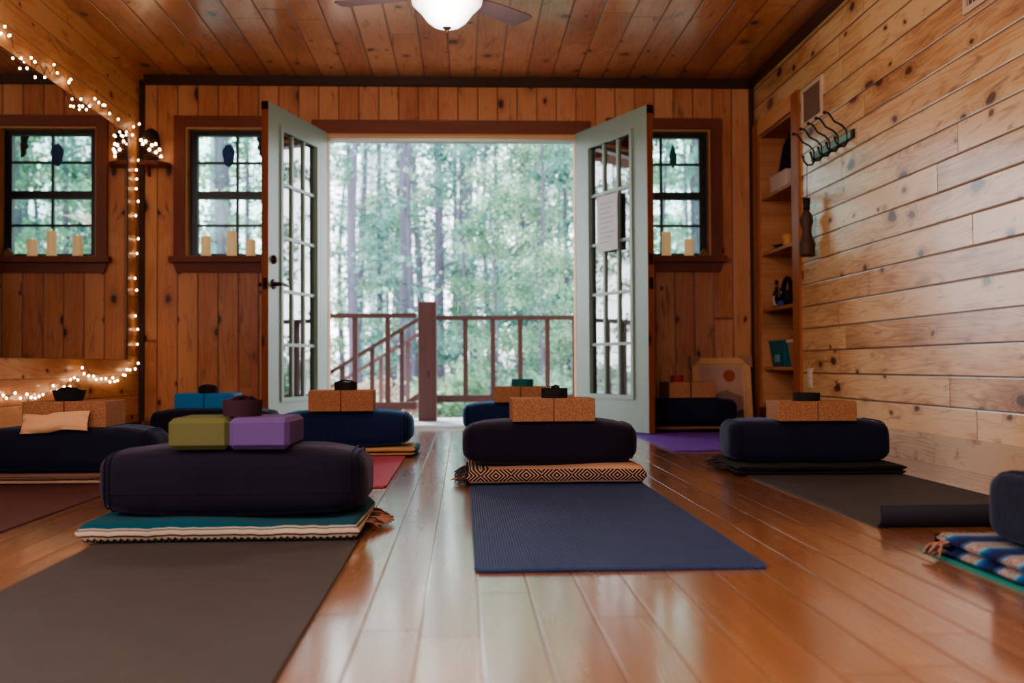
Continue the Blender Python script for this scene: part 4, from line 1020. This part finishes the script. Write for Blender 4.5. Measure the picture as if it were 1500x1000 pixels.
# --- station 8 back middle
make_mat('yoga_mat', 'teal yoga mat hidden mostly behind the middle bolster', .02, .64, 4.85, 6.45, 'mat_teal')
make_blanket('folded_blanket', 'dark folded blanket under the bolster nearest the doorway', (.325, 6.26, .0068), 'bl_dark', w=.66, d=.42, h=.036, seed=8)
make_bolster('bolster', 'blue-lit navy bolster nearest the doorway, behind the middle one', (.325, 6.25, .043), 'bolster_skylit', L=.333, H=.09, seed=8)
make_block('yoga_block', 'cork yoga block nearest the doorway, left of its pair', (.262, 6.20, .220), 'cork', -.08, .092)
make_block('yoga_block', 'cork yoga block nearest the doorway, right of its pair', (.417, 6.185, .220), 'cork', -.08, .092)
make_strap('yoga_strap', 'teal rolled strap on the cork blocks nearest the doorway', (.345, 6.18, .3125), 'teal_web', r=.066, h=.042, loop=False)
# --- station 9 back right
make_mat('yoga_mat', 'violet yoga mat behind the right open door', 1.05, 1.68, 5.23, 6.88, 'mat_purple')
make_blanket('folded_blanket', 'dusty rose folded blanket on the violet mat', (1.455, 6.77, .0068), 'bl_rose', w=.62, d=.36, h=.040, seed=9)
make_bolster('bolster', 'black-looking bolster behind the right door, before the leaning picture', (1.435, 6.76, .046), 'bolster', L=.325, H=.09, seed=9, Dp=.15)
make_block('yoga_block', 'cork yoga block by the right door edge, left of its pair', (1.365, 6.745, .222), 'cork', .10, .10, w=.14)
make_block('yoga_block', 'cork yoga block before the leaning picture, right of its pair', (1.528, 6.745, .222), 'cork', .0, .10)
make_strap('yoga_strap', 'red rolled strap on the cork block by the right door', (1.375, 6.72, .3225), 'red_web', r=.042, h=.042, loop=False)

# ------------------------------------------------------------------ deck and railings
dk = newbm()
for k in range(14): box(dk, -4.2, 4.2, YB+TH+.01+k*.142, YB+TH+.145+k*.142, -.07, -.03)
o = finish('floor_deck', dk, 'deck'); struct(o, 'weathered pale plank deck outside the doorway', 'deck')
def railing(label, x0, x1, y, ztop, zbot, bal, dz=0, cat='railing'):
    e = empty('deck_railing', label, cat, loc=(x0, y, -.03))
    O = Vector((x0, y, -.03))
    def pt(x, z): return (x-x0, z+.03+(x-x0)*dz)
    def bar(name, xa, xb, za, zb, yd, mat):
        bm = newbm(); p = [pt(xa, za), pt(xb, za), pt(xb, zb), pt(xa, zb)]
        prism(bm, [(q[0], -yd, q[1]) for q in p], (0, 2*yd, 0)); return finish(name, bm, mat, e)
    bar('top_rail', x0, x1, ztop-.035, ztop, .045, 'rail_x')
    bar('bottom_rail', x0, x1, zbot-.03, zbot+.03, .022, 'rail_x')
    for x in bal:
        bar('baluster', x-.02, x+.02, zbot+.03, ztop-.035, .02, 'rail')
    return e
railing('brown deck railing with spaced balusters right of the thick post', -.22, 2.37, 8.92, .855, .155, [.02+.232*k for k in range(10)])
railing('brown deck railing with balusters left of the thick post', -2.37, -.38, 8.62, .862, .11, [-.615-.265*k for k in range(6)])
def post(x, y, w, z1, label, name='deck_post'):
    bm = newbm(); box(bm, x-w/2, x+w/2, y-w/2, y+w/2, -.03, z1); bevel(bm, .006, 1); o = finish(name, bm, 'rail'); tag(o, label, 'post'); return o
post(-.30, 8.92, .157, .975, 'thick square brown deck post in the middle of the doorway view')
post(-2.45, 8.9, .14, 2.5, 'tall brown porch post left, reflected in the right door glass', 'porch_post')
post(2.45, 8.9, .14, 2.5, 'tall brown porch post right, reflected in the left door glass', 'porch_post')
# stair railings going down to the left
railing('dark brown sloping stair railing descending to the left, nearer one', -3.0, -.39, 9.35, -.70, -1.40, [-2.9+.262*k for k in range(10)], dz=.60)
railing('lighter brown sloping stair railing descending to the left, farther one', -3.0, -.30, 10.35, -.78, -1.48, [-2.9+.262*k for k in range(10)], dz=.60)
pr_ = newbm()
for k in range(11): box(pr_, -.75-.28*k, -.45-.28*k, 9.40, 10.3, -.24-.17*k, -.20-.17*k)
o = finish('deck_stairs', pr_, 'deck'); tag(o, 'weathered wooden stair treads going down left of the deck', 'stairs')
# porch roof
bm = newbm(); box(bm, -4.2, 4.2, YB+TH, 9.25, 2.53, 2.60)
for k in range(8): box(bm, -3.9+1.1*k, -3.84+1.1*k, YB+TH, 9.2, 2.45, 2.53)
box(bm, -4.2, 4.2, 8.83, 8.97, 2.5, 2.535) if False else None
o = finish('ceiling_porch', bm, 'trim_x'); struct(o, 'brown porch roof over the deck', 'roof')

# ------------------------------------------------------------------ woods
def ground():
    N = NT('forest_floor'); v, X = N.coord()
    f = N.noise(v, 1.3, 6, .7); g = N.noise(v, 9, 3)
    N.bsdf(N.mix(g, N.ramp(f, [(.3, rgb(150,138,124)), (.5, rgb(190,176,160)), (.62, rgb(120,136,96)), (.8, rgb(200,190,176))]), rgb(140,124,112)), .95, N.bump(f, .8, .1)); return N.m
M['ground'] = ground()
bm = newbm(); nx, ny = 40, 40; g = []
def gz(x, y): return -2.0+ max(0, y-14)*.055+ .25*noise.noise(Vector((x*.15, y*.15, 0)))
for j in range(ny+1):
    row = []
    for i in range(nx+1):
        x = -60+120*i/nx; y = 8.0+62*j/ny; row.append(bm.verts.new((x, y, gz(x, y))))
    g.append(row)
for j in range(ny):
    for i in range(nx): bm.faces.new((g[j][i], g[j][i+1], g[j+1][i+1], g[j+1][i]))
o = finish('ground', bm, 'ground', None, True); struct(o, 'pale leaf-littered forest floor sloping up', 'ground')

def bark(name, c1, c2):
    N = NT(name); _, X = N.coord()
    f = N.noise(N.comb(N.math('MULTIPLY', X[0], 14), N.math('MULTIPLY', X[1], 14), N.math('MULTIPLY', X[2], 2.5)), 1, 4, .6)
    N.bsdf(N.mix(f, c1, c2), .9, N.bump(f, .5, .03)); return N.m
def leafm(name, c1, c2):
    N = NT(name); v, _ = N.coord()
    f = N.mapr(N.noise(v, 1.5, 3), .35, .65, 0, 1); col = N.mix(f, c1, c2)
    d = N.n('BsdfDiffuse'); t = N.n('BsdfTranslucent'); N.put(d.inputs[0], col); N.put(t.inputs[0], col)
    mx = N.n('MixShader'); mx.inputs[0].default_value = .6; N.put(mx.inputs[1], d.outputs[0]); N.put(mx.inputs[2], t.outputs[0])
    N.t.links.new(mx.outputs[0], N.out.inputs[0]); return N.m
M['bark'] = bark('grey_bark', rgb(58,56,66), rgb(116,108,118)); M['bark_hazed'] = bark('hazed_grey_bark', rgb(150,148,152), rgb(190,188,190))  # second bark is for far trees: distance haze painted into its grey
M['leaf_a'] = leafm('spring_green_leaves', rgb(76,114,88), rgb(178,202,168)); M['leaf_b'] = leafm('blue_green_needles', rgb(54,92,82), rgb(144,180,162))
M['leaf_c'] = leafm('hazed_distant_leaves', rgb(176,196,190), rgb(214,224,216)); M['leaf_d'] = leafm('tan_dry_leaves', rgb(176,150,124), rgb(206,186,160))  # far foliage is paled so its colour carries the haze
def tree_proto(kind, seed):
    random.seed(seed); H = random.uniform(9, 13) if kind != 'bush' else random.uniform(2.2, 3.4)
    r0 = {'tall': .085, 'leafy': .075, 'bush': .03}[kind]*random.uniform(.8, 1.3)
    tb = newbm(); pts = []; lx = random.uniform(-.4, .4); ly = random.uniform(-.3, .3)
    for k in range(9):
        t = k/8; pts.append((lx*t*t+.08*math.sin(t*7+seed), ly*t+.06*math.cos(t*5+seed), H*t))
    tube(tb, pts, [max(.012, r0*(1.15-.95*k/8)) for k in range(9)], 9)
    lb = newbm()
    def clump(c, R, n, q):
        for _ in range(n):
            v = Vector((random.gauss(0, 1), random.gauss(0, 1), random.gauss(0, .7))); p = c+v*R*.55
            a = Vector((random.uniform(-1, 1), random.uniform(-1, 1), random.uniform(-1, 1))).normalized(); b = a.orthogonal().normalized()
            s = q*random.uniform(.6, 1.4); b2 = a.cross(b)
            vs = [lb.verts.new(p+b*s), lb.verts.new(p+b2*s*.6), lb.verts.new(p-b*s), lb.verts.new(p-b2*s*.6)]; lb.faces.new(vs)
    nb = {'tall': 16, 'leafy': 34, 'bush': 14}[kind]
    for i in range(nb):
        t = random.uniform(.28 if kind == 'tall' else (.10 if kind == 'leafy' else .1), 1); k = min(7, int(t*8)); f = t*8-k
        p0 = Vector(pts[k]).lerp(Vector(pts[k+1]), f)
        a = random.uniform(0, 2*PI); L = {'tall': 1.3, 'leafy': 1.9, 'bush': .9}[kind]*random.uniform(.5, 1.1)*(1.15-t*.7)
        p1 = p0+Vector((math.cos(a)*L*.55, math.sin(a)*L*.55, L*.12)); p2 = p0+Vector((math.cos(a)*L, math.sin(a)*L, L*random.uniform(-.1, .35)))
        rb = max(.008, r0*.28*(1.1-t)); tube(tb, [p0, p1, p2], [rb, rb*.6, .005], 5)
        n = {'tall': 15, 'leafy': 62, 'bush': 60}[kind]
        if kind == 'tall' and random.random() < .35: continue
        for q in (p1, p1.lerp(p2, .5), p2): clump(q, {'tall': .35, 'leafy': .42, 'bush': .3}[kind], n, .058)
    return tb, lb
def mk_tree(kind, seed, leafmat, barkmat='bark'):
    tb, lb = tree_proto(kind, seed)
    e = bpy.data.objects.new('tree' if kind != 'bush' else 'bush', None)
    me1 = bpy.data.meshes.new('trunk'); tb.to_mesh(me1); tb.free(); me1.materials.append(M[barkmat])
    for p_ in me1.polygons: p_.use_smooth = True
    me2 = bpy.data.meshes.new('foliage'); lb.to_mesh(me2); lb.free(); me2.materials.append(M[leafmat])
    return (e.name, me1, me2, kind)
protos = {'tall': [mk_tree('tall', 1, 'leaf_b'), mk_tree('tall', 2, 'leaf_a'), mk_tree('tall', 3, 'leaf_b')],
          'leafy': [mk_tree('leafy', 4, 'leaf_a'), mk_tree('leafy', 5, 'leaf_b'), mk_tree('leafy', 6, 'leaf_a')],
          'bush': [mk_tree('bush', 7, 'leaf_a'), mk_tree('bush', 8, 'leaf_d')],
          'pale': [mk_tree('tall', 9, 'leaf_c', 'bark_hazed'), mk_tree('leafy', 10, 'leaf_c', 'bark_hazed')]}
LBL = {'tall': ('slender bare-trunked tree standing in the woods beyond the deck', 'tree', 'slender trees beyond the deck'),
       'leafy': ('bushy light green tree growing in the woods beyond the deck', 'tree', 'leafy green trees beyond the deck'),
       'bush': ('low leafy bush on the forest floor beyond the railing', 'bush', 'bushes beyond the railing'),
       'pale': ('tree with painted-in haze far back in the woods', 'tree', 'pale trees far back in the woods')}
def put_tree(kind, i, x, y, s=1.0, rz=0.0):
    nm, me1, me2, _ = protos[kind][i % len(protos[kind])]
    e = bpy.data.objects.new('bush' if kind == 'bush' else 'tree', None); COL.objects.link(e)
    e.location = (x, y, gz(x, y)-.05); e.rotation_euler = (0, 0, rz); e.scale = (s, s, s)
    l, c, g_ = LBL[kind]; tag(e, l, c, g_)
    for nme, me in (('trunk', me1), ('foliage', me2)):
        o = bpy.data.objects.new(nme, me); COL.objects.link(o); o.parent = e
random.seed(21)
# doorway view (x spread grows with distance); placed where they stand
for i, (x, y, s) in enumerate([(-1.55, 15, .9), (-1.05, 17.5, 1.0), (-.95, 22, 1.1), (-.35, 19, 1.1), (.35, 24, 1.2), (1.05, 18, 1.0), (.55, 20.5, .9), (2.6, 17, 1.1), (2.9, 22, 1.1), (3.9, 16.5, 1.3), (4.5, 20, 1.2), (-3.6, 16, 1.0), (-4.3, 19, 1.1), (-5.2, 15, 1.0), (-2.3, 24, 1.1), (-.1, 27, 1.2), (1.7, 27, 1.2), (-3.0, 28, 1.2), (3.6, 28, 1.2), (5.6, 24, 1.2), (-6.4, 22, 1.1), (-1.9, 29, 1.3)]):
    put_tree('tall', i, x, y, s, i*1.3)
for i in range(13):
    y = 15+i*1.3; x = (-.22+.0346*((i*5) % 13))*y; put_tree('tall', i+1, x, y, .7+.02*i, i*2.3)
for i, (x, y, s) in enumerate([(1.0, 13.6, .42), (.1, 16.0, .5), (2.2, 15.4, .6), (.9, 17.6, .62), (-1.2, 18, .42), (1.9, 18.6, .7), (.45, 14.8, .52), (1.35, 16.2, .6), (-.45, 20, .55), (1.5, 20.5, .75), (.3, 24, .8), (2.4, 21, .8), (-1.6, 22, .55), (3.4, 18.5, .7), (-4.2, 21, .8), (4.9, 23, .9), (-6, 18, .7), (-2.7, 26, .8), (-5.5, 27, 1)]):
    put_tree('leafy', i, x, y, s, i*2.1)
for i in range(12):
    x = random.uniform(-5.5, 5.5); y = random.uniform(12.5, 22); put_tree('bush', i, x, y, random.uniform(.5, .95), i*1.9)
for i in range(20):
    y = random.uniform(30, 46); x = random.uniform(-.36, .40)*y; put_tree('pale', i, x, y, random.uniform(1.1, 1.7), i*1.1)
# side woods, seen reflected in the door panes
for i in range(22):
    s_ = -1 if i % 2 else 1; y = random.uniform(12, 26); x = s_*random.uniform(.45, 1.5)*y
    put_tree('tall' if i % 3 else 'leafy', i, x, y, random.uniform(.8, 1.2), i*1.7)

# ------------------------------------------------------------------ light
w = bpy.data.worlds.new('sky'); SC.world = w; w.use_nodes = True; nt = w.node_tree; nt.nodes.clear()
wo = nt.nodes.new('ShaderNodeOutputWorld'); bg = nt.nodes.new('ShaderNodeBackground'); tc = nt.nodes.new('ShaderNodeTexCoord'); sp = nt.nodes.new('ShaderNodeSeparateXYZ'); cr = nt.nodes.new('ShaderNodeValToRGB')
nt.links.new(tc.outputs['Generated'], sp.inputs[0]); nt.links.new(sp.outputs[2], cr.inputs[0])
cr.color_ramp.elements[0].position = .0; cr.color_ramp.elements[0].color = (.92, .95, .96, 1)
cr.color_ramp.elements[1].position = .8; cr.color_ramp.elements[1].color = (.50, .70, 1, 1)
nt.links.new(cr.outputs[0], bg.inputs[0]); bg.inputs[1].default_value = 6.5; nt.links.new(bg.outputs[0], wo.inputs[0])
def lamp(typ, name, loc, rot, energy, color, **kw):
    l = bpy.data.lights.new(name, typ); l.energy = energy; l.color = color
    for k, v in kw.items(): setattr(l, k, v)
    o = bpy.data.objects.new(name, l); COL.objects.link(o); o.location = loc; o.rotation_euler = rot; return o
lamp('SUN', 'sun_light', (0, 20, 20), (math.radians(-36), 0, math.radians(18)), 6.0, (1, .95, .86), angle=.02)
lamp('AREA', 'ceiling_fill', (-.1, .6, 2.38), (0, 0, 0), 45, (1, .82, .62), shape='RECTANGLE', size=1.6, size_y=1.2)  # added warm fill overhead, no fixture modelled here
lamp('AREA', 'rear_fill_light', (-.6, -2.5, 1.6), (math.radians(90), 0, 0), 55, (.9, .95, 1), shape='RECTANGLE', size=2.2, size_y=1.2)  # added cool fill from behind the camera, the wall has no window
lamp('AREA', 'left_fill_light', (XL+.06, 1.2, 1.45), (0, math.radians(-90), 0), 48, (1, .93, .84), shape='RECTANGLE', size=1.1, size_y=1.6)  # added fill to brighten the right wall, no window on this side
lamp('POINT', 'fan_bulb', (-.07, 4.75, 1.96), (0, 0, 0), 26, (1, .80, .58), shadow_soft_size=.12)

# ------------------------------------------------------------------ camera
cam = bpy.data.cameras.new('camera'); co = bpy.data.objects.new('camera', cam); COL.objects.link(co)
R = Vector((.99890793, -.04640221, -.00545723)); U = Vector((.00442274, -.02236754, .99974003)); F = Vector((.04651221, .99867238, .02213789))
co.matrix_world = Matrix(((R.x, U.x, -F.x, 0), (R.y, U.y, -F.y, 0), (R.z, U.z, -F.z, .43878), (0, 0, 0, 1)))
cam.sensor_width = 36; cam.lens = 36*1539.12/1500; cam.clip_start = .05; cam.clip_end = 300
cam.dof.use_dof = True; cam.dof.focus_distance = 3.75; cam.dof.aperture_fstop = 2.6
SC.camera = co
SC.view_settings.view_transform = 'AgX'; SC.view_settings.look = 'AgX - Medium High Contrast'; SC.view_settings.exposure = 0.1
SC.cycles.use_denoising = True
SC.cycles.sample_clamp_indirect = 6
SC.cycles.max_bounces = 10; SC.cycles.transparent_max_bounces = 16
